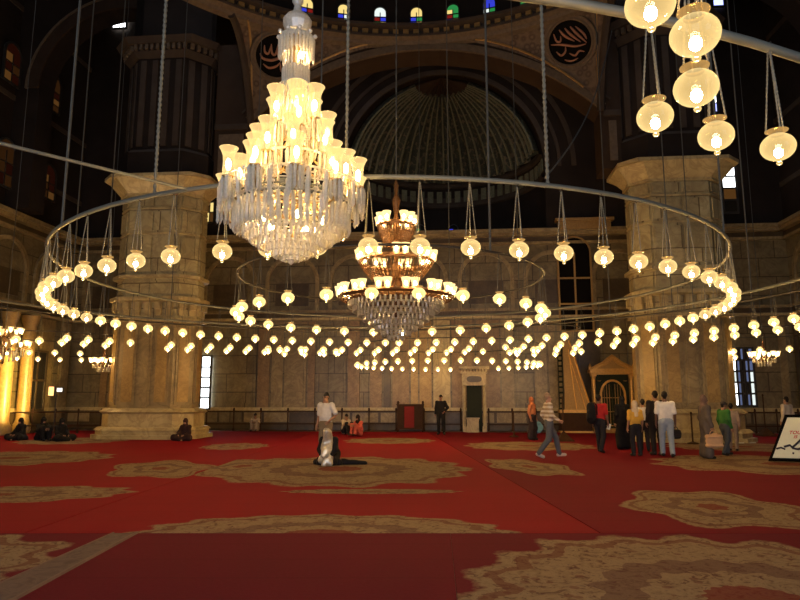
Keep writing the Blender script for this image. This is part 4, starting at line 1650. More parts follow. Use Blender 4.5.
b.prismy([(-0.62, 2.98), (-0.2, 3.2), (0, 3.34), (0.2, 3.2), (0.62, 2.98)], -0.13, -0.09)
b.mi = 0
b.tube([(x, -0.12, z) for x, z in outer], 0.05, 6)
b.tube([(x * 0.62, -0.13, 2.97 + (z - 2.92) * 0.6) for x, z in outer], 0.03, 6)
fix(b.build('pediment', ['gold', 'gold_dull'], gate))
for sx in (-1, 1):
    b = MB()
    b.lathe([(0.03, 2.92), (0.06, 2.98), (0.08, 3.06), (0.05, 3.14), (0.02, 3.2), (0.001, 3.26)], 10, (sx * 1.0, 0.05, 0))
    fix(b.build('finial', 'gold', gate, True))

# minbar stair to its left
s0 = place(578, 432.8)
st = thing('minbar_staircase', 'steep gilded stair flank with dark lattice, left of the gilded gate', 'staircase', s0, YAW)
b = MB()
b.prismy([(-0.55, 1.05), (0.66, 1.05), (0.58, 1.3), (-0.25, 4.2), (-0.42, 4.3), (-0.55, 4.2)], 0.0, 0.12)
fix(b.build('side_panel', 'gold_dull', st))
b = MB()
for (x0, z0), (x1, z1) in (((0.64, 1.08), (-0.26, 4.32)), ((-0.02, 1.08), (-0.3, 3.9)), ((0.40, 1.1), (-0.28, 3.6))):
    b.tube([(x0, -0.03, z0), (x1, -0.03, z1)], 0.045 if x0 > 0.6 else 0.025, 6)
fix(b.build('handrail', 'gold', st))
b = MB()
b.box(-0.75, 0.64, -0.05, 0.6, 0, 0.92)
b.mi = 1
b.box(-0.8, 0.7, -0.1, 0.6, 0.92, 1.06)
b.box(-0.8, 0.7, -0.1, 0.6, 0.0, 0.08)
fix(b.build('base', ['wood_dark', 'gold'], st))
b = MB()
for i in range(9):
    z = 1.06 + 0.34 * i
    b.box(0.42 - 0.095 * i - 0.2, 0.53 - 0.095 * i, 0.13, 0.58, z, z + 0.34)
fix(b.build('steps', 'wood_dark', st))
b = MB()
for k in range(12):
    z = 1.06 + k * 0.25
    b.box(-0.82, -0.58, -0.02, 0.06, z, z + 0.09)
    b.box(-0.82 + 0.0, -0.78, -0.03, 0.07, z, z + 0.25)
    b.box(-0.62, -0.58, -0.03, 0.07, z, z + 0.25)
fix(b.build('lattice', 'green_dark', st))

# marble framed booth
m0 = place(475, 432)
bo = thing('marble_booth', 'narrow pale marble booth with dark doorway and inscribed lintel, at the far wall', 'booth', m0, YAW)
b = MB()
for sx in (-1, 1):
    b.box(sx * 0.46 - 0.09, sx * 0.46 + 0.09, -0.1, 0.3, 0, 0.25)
    b.lathe([(0.06, 0.25), (0.05, 0.35), (0.048, 2.1), (0.07, 2.2)], 10, (sx * 0.46, 0.0, 0))
    b.box(sx * 0.46 - 0.05 - (0.06 if sx < 0 else -0.0), sx * 0.46 + 0.05 + (0.06 if sx > 0 else 0), 0.1, 0.4, 0, 2.2)
fix(b.build('side_post', 'marble_light', bo))
b = MB()
b.box(-0.58, 0.58, -0.12, 0.4, 2.2, 2.78)
b.box(-0.64, 0.64, -0.18, 0.4, 2.78, 2.86)
b.box(-0.72, 0.72, -0.28, 0.4, 3.0, 3.12)
for i in range(9):
    x = -0.58 + i * 0.145
    b.box(x - 0.04, x + 0.04, -0.22, 0.3, 2.86, 3.0)
b.mi = 1
b.prismy([(0.36 * math.copysign(abs(math.cos(a)) ** 0.5, math.cos(a)), 2.5 + 0.15 * math.sin(a)) for a in [2 * PI * k / 24 for k in range(24)]], -0.14, -0.11)
fix(b.build('lintel', ['marble_light', 'marble_dark'], bo))
b = MB()
b.box(-0.36, 0.36, 0.14, 0.38, 0.0, 2.2)
fix(b.build('doorway', 'green_dark', bo))
b = MB()
b.box(-0.38, 0.18, -0.4, -0.12, 0.0, 0.62)
b.box(-0.42, 0.22, -0.44, -0.08, 0.62, 0.68)
tag(fix(b.build('stone_block', 'marble_light', None)), 'pale cream block standing before the narrow marble booth', 'block').matrix_world = Matrix.Translation(m0) @ Matrix.Rotation(YAW, 4, 'Z')

# red fronted cabinet
c0 = place(410, 432)
ca = thing('cabinet', 'dark wooden cabinet with red front, left of the standing person in black', 'cabinet', c0, YAW)
b = MB()
b.box(-0.62, 0.62, 0.05, 0.55, 0.12, 1.25)
b.box(-0.66, 0.66, 0.0, 0.6, 1.25, 1.31)
for sx in (-1, 1):
    for y in (0.08, 0.52):
        b.lathe([(0.03, 0.0), (0.035, 0.12), (0.03, 1.31), (0.05, 1.38), (0.02, 1.46)], 8, (sx * 0.6, y, 0))
fix(b.build('body', 'wood_dark', ca))
for x0, x1, mt in ((-0.56, -0.3, 'wood_dark'), (-0.27, 0.2, 'red_cloth'), (0.23, 0.56, 'wood_dark')):
    if mt == 'red_cloth' and mt not in M:
        M['red_cloth'] = plain('red_cloth', (0.20, 0.012, 0.012), 0.8)
    b = MB()
    b.box(x0, x1, 0.01, 0.05, 0.2, 1.2)
    b.box(x0 + 0.05, x1 - 0.05, -0.005, 0.01, 0.3, 1.1)
    fix(b.build('door', mt, ca))


# railing along the far wall
def railing(px0, px1, py, label, n):
    a, e = place(px0, py), place(px1, py)
    d = e - a
    L = d.length
    root = thing('railing', label, 'railing', a, math.atan2(d.y, d.x))
    for k in range(n + 1):
        x = L * k / n
        b = MB()
        b.lathe([(0.06, 0.0), (0.05, 0.1), (0.032, 0.14), (0.032, 0.92), (0.05, 0.98), (0.05, 1.06), (0.02, 1.12)], 8, (x, 0, 0))
        fix(b.build('post', 'wood_dark', root))
    for z in (0.3, 0.92):
        b = MB()
        b.box(0.02, L - 0.02, -0.022, 0.022, z, z + 0.055)
        fix(b.build('rail', 'wood_dark', root))


railing(206, 396, 430.5, 'low dark wooden railing along the far wall, left of the red fronted cabinet', 7)
railing(424, 461, 431.0, 'short dark wooden railing between the cabinet and the marble booth', 2)
railing(489, 560, 431.5, 'low dark wooden railing between marble booth and gilded stair', 3)
railing(8, 100, 433.0, 'low dark railing before the corner walls behind people in black', 4)
railing(735, 800, 433.5, 'low dark railing at the far wall behind the sign board', 3)


def stanchion(px, py, H, label, cone=True):
    p = place(px, py)
    root = thing('stanchion', label, 'stanchion', p)
    b = MB()
    if cone:
        b.lathe([(0.001, 0), (0.46, 0.0), (0.44, 0.04), (0.26, 0.16), (0.10, 0.30), (0.035, 0.36)], 4, (0, 0, 0), PI / 4)
    else:
        b.lathe([(0.001, 0), (0.2, 0.0), (0.19, 0.04), (0.05, 0.08), (0.03, 0.1)], 12)
    fix(b.build('base', 'wood_dark', root))
    b = MB()
    b.lathe([(0.03, 0.08), (0.028, H), (0.05, H + 0.03), (0.02, H + 0.08)], 8)
    fix(b.build('pole', 'wood_dark', root))


stanchion(564, 441, 1.6, 'dark pole on a pyramid base, right of the striped shirt walker')
stanchion(766, 436, 1.7, 'dark pole on a pyramid base near the sign board')
stanchion(693, 444, 1.05, 'thin dark post at the foot of the far pier', False)
stanchion(514, 437, 1.0, 'thin dark post left of the woman in orange headscarf', False)

# floodlight on a stand
p = place(53, 436)
f = thing('floodlight', 'small floodlight on a thin stand, lit white and orange, before the dark corner', 'floodlight', p)
b = MB()
b.lathe([(0.02, 0.0), (0.018, 1.75)], 8)
for k in range(3):
    a = 2 * PI * k / 3
    b.tube([(0, 0, 0.45), (0.3 * math.cos(a), 0.3 * math.sin(a), 0.02)], 0.012, 5)
fix(b.build('stand', 'iron_dark', f))
M['flood_warm'] = emit('flood_warm', (1.0, 0.42, 0.14), 1.2)
M['flood_white'] = emit('flood_white', (1.0, 0.9, 0.75), 1.0)
for x, sx, mt in ((-0.2, 0.13, 'flood_warm'), (0.16, 0.13, 'flood_white')):
    b = MB()
    b.mi = 0
    b.prism([(x - sx, -0.06), (x + sx, -0.06), (x + sx * 0.7, 0.14), (x - sx * 0.7, 0.14)], 1.68 if mt == 'flood_warm' else 1.85, 2.12 if mt == 'flood_warm' else 2.06)
    h = fix(b.build('lamp_head', 'iron_dark', f))
    b = MB()
    b.box(x - sx * 0.85, x + sx * 0.85, -0.075, -0.06, 1.71 if mt == 'flood_warm' else 1.88, 2.09 if mt == 'flood_warm' else 2.03)
    fix(b.build('lens', mt, h))
ld = bpy.data.lights.new('flood_beam', 'SPOT')
ld.energy = 900
ld.color = (1.0, 0.62, 0.18)
ld.spot_size = math.radians(75)
ld.spot_blend = 0.6
ld.shadow_soft_size = 0.1
lo = bpy.data.objects.new('flood_beam', ld)
COL.objects.link(lo)
lo.parent = f
tgt = at(6, 385, 29.3)
src = Vector((-0.55, -0.35, 1.9))
lo.location = src
lo.rotation_euler = (tgt - (p + src)).to_track_quat('-Z', 'Y').to_euler()
# engaged columns that catch its light
for k, (px, Y) in enumerate(((4, 29.2), (24, 30.6))):
    d = MINV @ at(px, 400, Y)
    b = MB()
    b.lathe([(0.42, 0.0), (0.42, 0.35), (0.34, 0.45), (0.30, 0.6), (0.28, 5.0), (0.36, 5.2), (0.42, 5.5)], 20)
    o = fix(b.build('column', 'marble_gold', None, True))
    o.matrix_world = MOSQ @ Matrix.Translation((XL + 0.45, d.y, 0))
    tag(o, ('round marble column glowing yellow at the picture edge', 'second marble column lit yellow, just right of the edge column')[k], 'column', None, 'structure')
    ld = bpy.data.lights.new('uplight', 'SPOT')

# sign board
sb = place(786, 462.5)
sg = thing('sign_board', 'white leaning sign board with red and black writing on dark frame', 'sign', sb, 0)
al = math.radians(38)
bd = Vector((math.cos(al * 0.45), -math.sin(al * 0.45), 0))      # along the bottom edge
# the board leans back and to the side
up = Vector((0.50, 0.55, 1.12)).normalized()
up = (up - bd * (up.dot(bd) - 0.36)).normalized()
nr = bd.cross(up).normalized()
up2 = nr.cross(bd).normalized()
W_, H_ = 1.7, 1.28
sh = 0.62                                                        # slanted ends
base0 = Vector((-0.36, 0.1, 0.055))


def sbp(u, v, o=0.0):
    return base0 + bd * (u + sh * v / H_) + up2 * v + nr * o


def sb_quad(u0, u1, v0, v1, o0, o1):
    q = [(u0, v0), (u1, v0), (u1, v1), (u0, v1)]
    return [[tuple(sbp(u, v, o0)) for u, v in q], [tuple(sbp(u, v, o1)) for u, v in q]]


b = MB()
b.loft(sb_quad(0, W_, 0, H_, -0.05, 0.0))
b.tube([sbp(0, 0, 0.005), sbp(W_, 0, 0.005), sbp(W_, H_, 0.005), sbp(0, H_, 0.005)], 0.045, 6, True)
for u in (0.15, W_ - 0.15):
    b.tube([sbp(u, H_ * 0.9, -0.05), Vector((sbp(u, H_ * 0.9).x + 0.25, sbp(u, H_ * 0.9).y + 0.4, 0.02))], 0.025, 6)
fix(b.build('frame', 'black', sg))
M['sign_white'] = plain('sign_white', (0.74, 0.78, 0.62), 0.45, var=0.08)
b = MB()
b.loft(sb_quad(0.05, W_ - 0.05, 0.06, H_ - 0.05, 0.0, 0.012))
fix(b.build('panel', 'sign_white', sg))
M['sign_red'] = plain('sign_red', (0.55, 0.05, 0.04), 0.5)
M['sign_black'] = plain('sign_black', (0.02, 0.02, 0.03), 0.5)


def text_mesh(name, body, size, mat, u, v, parent, mirror=False):
    cu = bpy.data.curves.new(name, 'FONT')
    cu.body = body
    cu.size = size
    cu.extrude = 0.004
    cu.offset = size * 0.018
    to = bpy.data.objects.new('tmp', cu)
    COL.objects.link(to)
    bpy.context.view_layer.update()
    me = bpy.data.meshes.new_from_object(to.evaluated_get(bpy.context.evaluated_depsgraph_get()))
    bpy.data.objects.remove(to)
    for vt in me.vertices:
        q = sbp(u + vt.co.x, v + vt.co.y, 0.018 + vt.co.z)
        vt.co = q
    me.materials.clear()
    me.materials.append(M[mat])
    o = bpy.data.objects.new(name, me)
    COL.objects.link(o)
    o.parent = parent
    return o


text_mesh('red_writing', 'TOURIST', 0.13, 'sign_red', 0.22, 0.74, sg)
text_mesh('red_writing', 'IS', 0.12, 'sign_red', 0.36, 0.62, sg)
b = MB()
for w_, st_ in ((.024, [(.06, .31), (.16, .345), (.27, .30)]), (.030, [(.22, .37), (.34, .42), (.44, .33), (.56, .31), (.66, .36)]), (.026, [(.42, .36), (.50, .50), (.60, .68)]),
                (.028, [(.62, .33), (.72, .43), (.80, .40), (.78, .33), (.92, .33), (1.1, .40), (1.25, .34)]), (.028, [(.46, .20), (.50, .19)]), (.024, [(1.0, .5), (1.05, .62)])):
    b.tube([sbp(u_, v_, 0.016) for u_, v_ in st_], w_, 6)
fix(b.build('black_writing', 'sign_black', sg))

# patch of sunlight on the carpet, put in as a thin white slab
b = MB()
q0 = place(743, 443)
b.prism([(-0.35, -0.25), (0.45, -0.05), (0.5, 0.1), (-0.3, 0.2)], 0.002, 0.03)
o = fix(b.build('sun_patch', 'sign_white'))
o.location = q0
tag(o, 'small white patch of painted sunlight on the carpet behind the woman in green', 'sun patch')


# ------------------------------------------------------------------ people
def surface_nets(f, org, h):
    """Vertices and quads of the zero level of grid f."""
    nx, ny, nz = f.shape
    ins = f < 0
    c = np.zeros((nx - 1, ny - 1, nz - 1), np.int32)
    for i in (0, 1):
        for j in (0, 1):
            for k in (0, 1):
                c += ins[i:nx - 1 + i, j:ny - 1 + j, k:nz - 1 + k]
    act = (c > 0) & (c < 8)
    idx = -np.ones(act.shape, np.int64)
    cells = np.argwhere(act)
    idx[act] = np.arange(len(cells))
    acc = np.zeros((len(cells), 3))
    cnt = np.zeros(len(cells))
    corners = [(i, j, k) for i in (0, 1) for j in (0, 1) for k in (0, 1)]
    for a in corners:
        for b_ in corners:
            if a < b_ and sum(abs(p - q) for p, q in zip(a, b_)) == 1:
                fa = f[cells[:, 0] + a[0], cells[:, 1] + a[1], cells[:, 2] + a[2]]
                fb = f[cells[:, 0] + b_[0], cells[:, 1] + b_[1], cells[:, 2] + b_[2]]
                m = (fa < 0) != (fb < 0)
                t = np.where(m, fa / np.where(m, fa - fb, 1), 0)
                pt = np.array(a)[None] + t[:, None] * (np.array(b_) - np.array(a))[None]
                acc[m] += pt[m]
                cnt[m] += 1
    V = (cells + acc / cnt[:, None]) * h + org
    F = []
    for ax_ in range(3):
        sl0 = [slice(None)] * 3
        sl1 = [slice(None)] * 3
        sl0[ax_] = slice(0, -1)
        sl1[ax_] = slice(1, None)
        a, b_ = ins[tuple(sl0)], ins[tuple(sl1)]
        e = np.argwhere(a != b_)
        u, v = [(1, 2), (2, 0), (0, 1)][ax_]
        ok = (e[:, u] > 0) & (e[:, v] > 0) & (e[:, u] < f.shape[u] - 1) & (e[:, v] < f.shape[v] - 1)
        e = e[ok]
        flip = b_[e[:, 0], e[:, 1], e[:, 2]]
        def g(du, dv):
            q = e.copy()
            q[:, u] -= du
            q[:, v] -= dv
            return idx[q[:, 0], q[:, 1], q[:, 2]]
        quad = np.stack([g(1, 1), g(0, 1), g(0, 0), g(1, 0)], 1)
        quad[flip] = quad[flip][:, ::-1]
        F.append(quad)
    return V, np.concatenate(F)


def blob(prims, h=0.02, k=0.03, fold=0.0, cut=None, seed=0):
    """Smooth union of round cones (a, b, ra, rb[, squash_y]); returns MB."""
    A = np.array([list(p[0]) for p in prims] + [list(p[1]) for p in prims])
    R = max(max(p[2], p[3]) for p in prims)
    lo = A.min(0) - R - 3 * h - k
    hi = A.max(0) + R + 3 * h + k
    n = np.ceil((hi - lo) / h).astype(int) + 1
    f = np.full(n, 1.0)
    axs = [lo[i] + h * np.arange(n[i]) for i in range(3)]
    for p in prims:
        a, b_, ra, rb = np.array(p[0], float), np.array(p[1], float), p[2], p[3]
        sq = p[4] if len(p) > 4 else 1.0
        pl = np.minimum(a, b_) - max(ra, rb) - 4 * k
        ph = np.maximum(a, b_) + max(ra, rb) + 4 * k
        i0 = np.maximum(0, np.floor((pl - lo) / h).astype(int))
        i1 = np.minimum(n, np.ceil((ph - lo) / h).astype(int) + 1)
        X = axs[0][i0[0]:i1[0], None, None]
        Y = axs[1][None, i0[1]:i1[1], None]
        Z = axs[2][None, None, i0[2]:i1[2]]
        d = b_ - a
        L2 = max(1e-9, d @ d)
        t = np.clip(((X - a[0]) * d[0] + (Y - a[1]) * d[1] + (Z - a[2]) * d[2]) / L2, 0, 1)
        dist = np.sqrt((X - a[0] - t * d[0]) ** 2 + ((Y - a[1] - t * d[1]) / sq) ** 2 + (Z - a[2] - t * d[2]) ** 2) - (ra + (rb - ra) * t)
        sub = f[i0[0]:i1[0], i0[1]:i1[1], i0[2]:i1[2]]
        hh = np.clip(0.5 + 0.5 * (sub - dist) / k, 0, 1)
        f[i0[0]:i1[0], i0[1]:i1[1], i0[2]:i1[2]] = sub + (dist - sub) * hh - k * hh * (1 - hh)
    X, Y, Z = np.meshgrid(*axs, indexing='ij', sparse=True)
    if fold:
        f = f + fold * np.sin(23 * X + 9 * Z + seed) * np.cos(19 * Y - 6 * Z + seed * 2)
    for c in (cut or []):                      # (axis, value, keep_above)
        P = (X, Y, Z)[c[0]]
        f = np.maximum(f, (c[1] - P) if c[2] else (P - c[1]))
    V, F = surface_nets(f, lo, h)
    b = MB()
    b.add(V, F.tolist())
    return b


BASE = dict(pelvis=(0, 0, .95), spine=(0, .01, 1.12), chest=(0, .0, 1.30), neck=(0, -.005, 1.47), head=(0, .015, 1.555), skull=(0, .005, 1.645), crown=(0, -.01, 1.70),
            sh_l=(-.175, -.005, 1.41), sh_r=(.175, -.005, 1.41), el_l=(-.235, -.03, 1.13), el_r=(.235, -.03, 1.13), wr_l=(-.245, .05, .89), wr_r=(.245, .05, .89),
            hip_l=(-.095, 0, .91), hip_r=(.095, 0, .91), kn_l=(-.105, .025, .50), kn_r=(.105, .025, .50), an_l=(-.11, -.03, .085), an_r=(.11, -.03, .085), to_l=(-.13, .13, .03), to_r=(.13, .13, .03))


def pose(**kw):
    d = {k: Vector(v) for k, v in BASE.items()}
    for k, v in kw.items():
        d[k] = Vector(v)
    return d


def body_mesh(P):
    """One continuous skinned body with fingers, nose and ears."""
    vs, es, rs = [], [], []

    def v(p, r, par=None):
        vs.append(tuple(p))
        rs.append(r)
        if par is not None:
            es.append((par, len(vs) - 1))
        return len(vs) - 1

    pe = v(P['pelvis'], (.125, .10))
    sp_ = v(P['spine'], (.125, .095), pe)
    chs = v(P['chest'], (.145, .10), sp_)
    nk = v(P['neck'], (.055, .055), chs)
    hd_ = v(P['head'], (.066, .075), nk)
    sk = v(P['skull'], (.078, .092), hd_)
    v(P['crown'], (.055, .065), sk)
    fw = (P['head'] - P['neck'])
    sd = (P['sh_r'] - P['sh_l']).normalized()
    upv = (P['skull'] - P['neck']).normalized()
    fwd = upv.cross(sd).normalized()
    hm = P['head'].lerp(P['skull'], 0.45)
    n0 = v(hm + fwd * .082, (.016, .018), hd_)
    v(hm + fwd * .108 - upv * .012, (.011, .011), n0)
    for s in (-1, 1):
        v(P['skull'] + sd * s * .086 - upv * .03, (.012, .022), sk)
    for s, q in ((-1, 'l'), (1, 'r')):
        sh = v(P['sh_' + q], (.062, .058), chs)
        el_ = v(P['el_' + q], (.042, .042), sh)
        wr_ = v(P['wr_' + q], (.027, .030), el_)
        d = (P['wr_' + q] - P['el_' + q]).normalized()
        lat = d.cross(sd)
        if lat.length < 0.2:
            lat = d.cross(Vector((0, 0, 1)))
        lat.normalize()                       # across the palm
        nrm = lat.cross(d).normalized()
        if nrm.dot(-sd * s) < 0:
            nrm = -nrm                        # the palm faces the body
        pm = v(P['wr_' + q] + d * .055, (.034, .020), wr_)
        base = P['wr_' + q] + d * .085
        for i, (o, L) in enumerate(((-.033, .062), (-.011, .074), (.011, .078), (.033, .070))):
            k1 = v(base + lat * o * 1.05, (.010, .010), pm)
            k2 = v(base + lat * o * 1.15 + d * L * .55 + nrm * .008, (.0088, .0088), k1)
            v(base + lat * o * 1.15 + d * L * .92 + nrm * .032, (.0075, .0075), k2)
        t1 = v(P['wr_' + q] + d * .038 + lat * .040 + nrm * .012, (.012, .012), pm)
        v(P['wr_' + q] + d * .085 + lat * .058 + nrm * .026, (.0088, .0088), t1)
        hp = v(P['hip_' + q], (.088, .09), pe)
        kn_ = v(P['kn_' + q], (.058, .060), hp)
        an_ = v(P['an_' + q], (.038, .042), kn_)
        v(P['to_' + q], (.038, .026), an_)
    me = bpy.data.meshes.new('body')
    me.from_pydata(vs, es, [])
    o = bpy.data.objects.new('tmp_body', me)
    COL.objects.link(o)
    md = o.modifiers.new('skin', 'SKIN')
    md.use_smooth_shade = True
    for i, r in enumerate(rs):
        sv = me.skin_vertices[0].data[i]
        sv.radius = r
        sv.use_root = (i == 0)
    s2 = o.modifiers.new('sub', 'SUBSURF')
    s2.levels = 1
    s2.render_levels = 1
    bpy.context.view_layer.update()
    out = bpy.data.meshes.new_from_object(o.evaluated_get(bpy.context.evaluated_depsgraph_get()))
    bpy.data.objects.remove(o)
    return out


POSES = {
    'stand': pose(),
    'stand_hip': pose(el_l=(-.30, -.06, 1.17), wr_l=(-.20, .10, 1.02), an_l=(-.15, .02, .085), to_l=(-.20, .16, .03), kn_l=(-.13, .05, .50)),
    'arms_front': pose(el_l=(-.24, .03, 1.14), el_r=(.24, .03, 1.14), wr_l=(-.10, .22, 1.12), wr_r=(.10, .22, 1.14)),
    'walk': pose(kn_l=(-.10, .20, .53), an_l=(-.10, .28, .11), to_l=(-.11, .44, .07), kn_r=(.10, -.04, .50), an_r=(.10, -.33, .13), to_r=(.11, -.20, .03),
                 el_l=(-.24, -.12, 1.15), wr_l=(-.22, .02, .93), el_r=(.23, .03, 1.13), wr_r=(.20, .22, 1.02)),
    'walk_small': pose(kn_l=(-.10, .12, .51), an_l=(-.10, .14, .09), to_l=(-.11, .30, .04), kn_r=(.10, .0, .50), an_r=(.10, -.20, .10), to_r=(.11, -.06, .03)),
    'sit': pose(pelvis=(0, -.05, .13), spine=(0, -.08, .30), chest=(0, -.04, .48), neck=(0, .02, .64), head=(0, .05, .725), skull=(0, .05, .815), crown=(0, .035, .87),
                sh_l=(-.17, -.01, .58), sh_r=(.17, -.01, .58), el_l=(-.24, .10, .34), el_r=(.24, .10, .34), wr_l=(-.14, .30, .26), wr_r=(.14, .30, .26),
                hip_l=(-.10, -.02, .12), hip_r=(.10, -.02, .12), kn_l=(-.34, .30, .16), kn_r=(.34, .30, .16), an_l=(.02, .36, .07), an_r=(-.04, .46, .07), to_l=(.14, .40, .05), to_r=(-.16, .50, .05)),
    'sit_knees': pose(pelvis=(0, -.10, .13), spine=(0, -.11, .30), chest=(0, -.05, .48), neck=(0, .01, .64), head=(0, .045, .72), skull=(0, .045, .81), crown=(0, .03, .865),
                      sh_l=(-.17, -.02, .58), sh_r=(.17, -.02, .58), el_l=(-.23, .12, .40), el_r=(.23, .12, .40), wr_l=(-.10, .34, .44), wr_r=(.10, .34, .44),
                      hip_l=(-.10, -.06, .12), hip_r=(.10, -.06, .12), kn_l=(-.13, .28, .48), kn_r=(.13, .28, .48), an_l=(-.12, .34, .085), an_r=(.12, .34, .085), to_l=(-.13, .50, .03), to_r=(.13, .50, .03)),
    'kneel': pose(pelvis=(0, -.10, .30), spine=(0, -.02, .44), chest=(0, .10, .58), neck=(0, .22, .70), head=(0, .29, .765), skull=(0, .34, .84), crown=(0, .35, .89),
                  sh_l=(-.17, .15, .66), sh_r=(.17, .15, .66), el_l=(-.22, .26, .42), el_r=(.22, .26, .42), wr_l=(-.12, .42, .28), wr_r=(.12, .42, .28),
                  hip_l=(-.10, -.08, .28), hip_r=(.10, -.08, .28), kn_l=(-.15, .30, .09), kn_r=(.15, .30, .09), an_l=(-.12, -.14, .08), an_r=(.12, -.14, .08), to_l=(-.12, -.30, .05), to_r=(.12, -.30, .05)),
}
BODY = {}
CM = {}


def cloth(c, rough=0.8, stripe=None):
    k = (c, stripe)
    if k in CM:
        return CM[k]
    m, nt, bs, out = new_mat('cloth')
    co = objco(nt)
    f = noise(nt, co, 14.0, 3)
    col = mixc(nt, f, tuple(x * 0.75 for x in c), tuple(min(1, x * 1.15) for x in c))
    if stripe:
        sp = nd(nt, 'ShaderNodeSeparateXYZ')
        nt.links.new(co, sp.inputs[0])
        z = mth(nt, 'FRACT', mth(nt, 'MULTIPLY', sp.outputs[2], 9.0))
        col = mixc(nt, mth(nt, 'LESS_THAN', z, 0.5), col, stripe)
    nt.links.new(col, bs.inputs['Base Color'])
    bs.inputs['Roughness'].default_value = rough
    bs.inputs['Specular IOR Level'].default_value = 0.2
    CM[k] = m
    return m


SKIN = {}


def skin(c):
    if c not in SKIN:
        SKIN[c] = plain('skin', c, 0.5, var=0.08)
    return SKIN[c]


HAIR = cloth((0.012, 0.009, 0.007), 0.5)


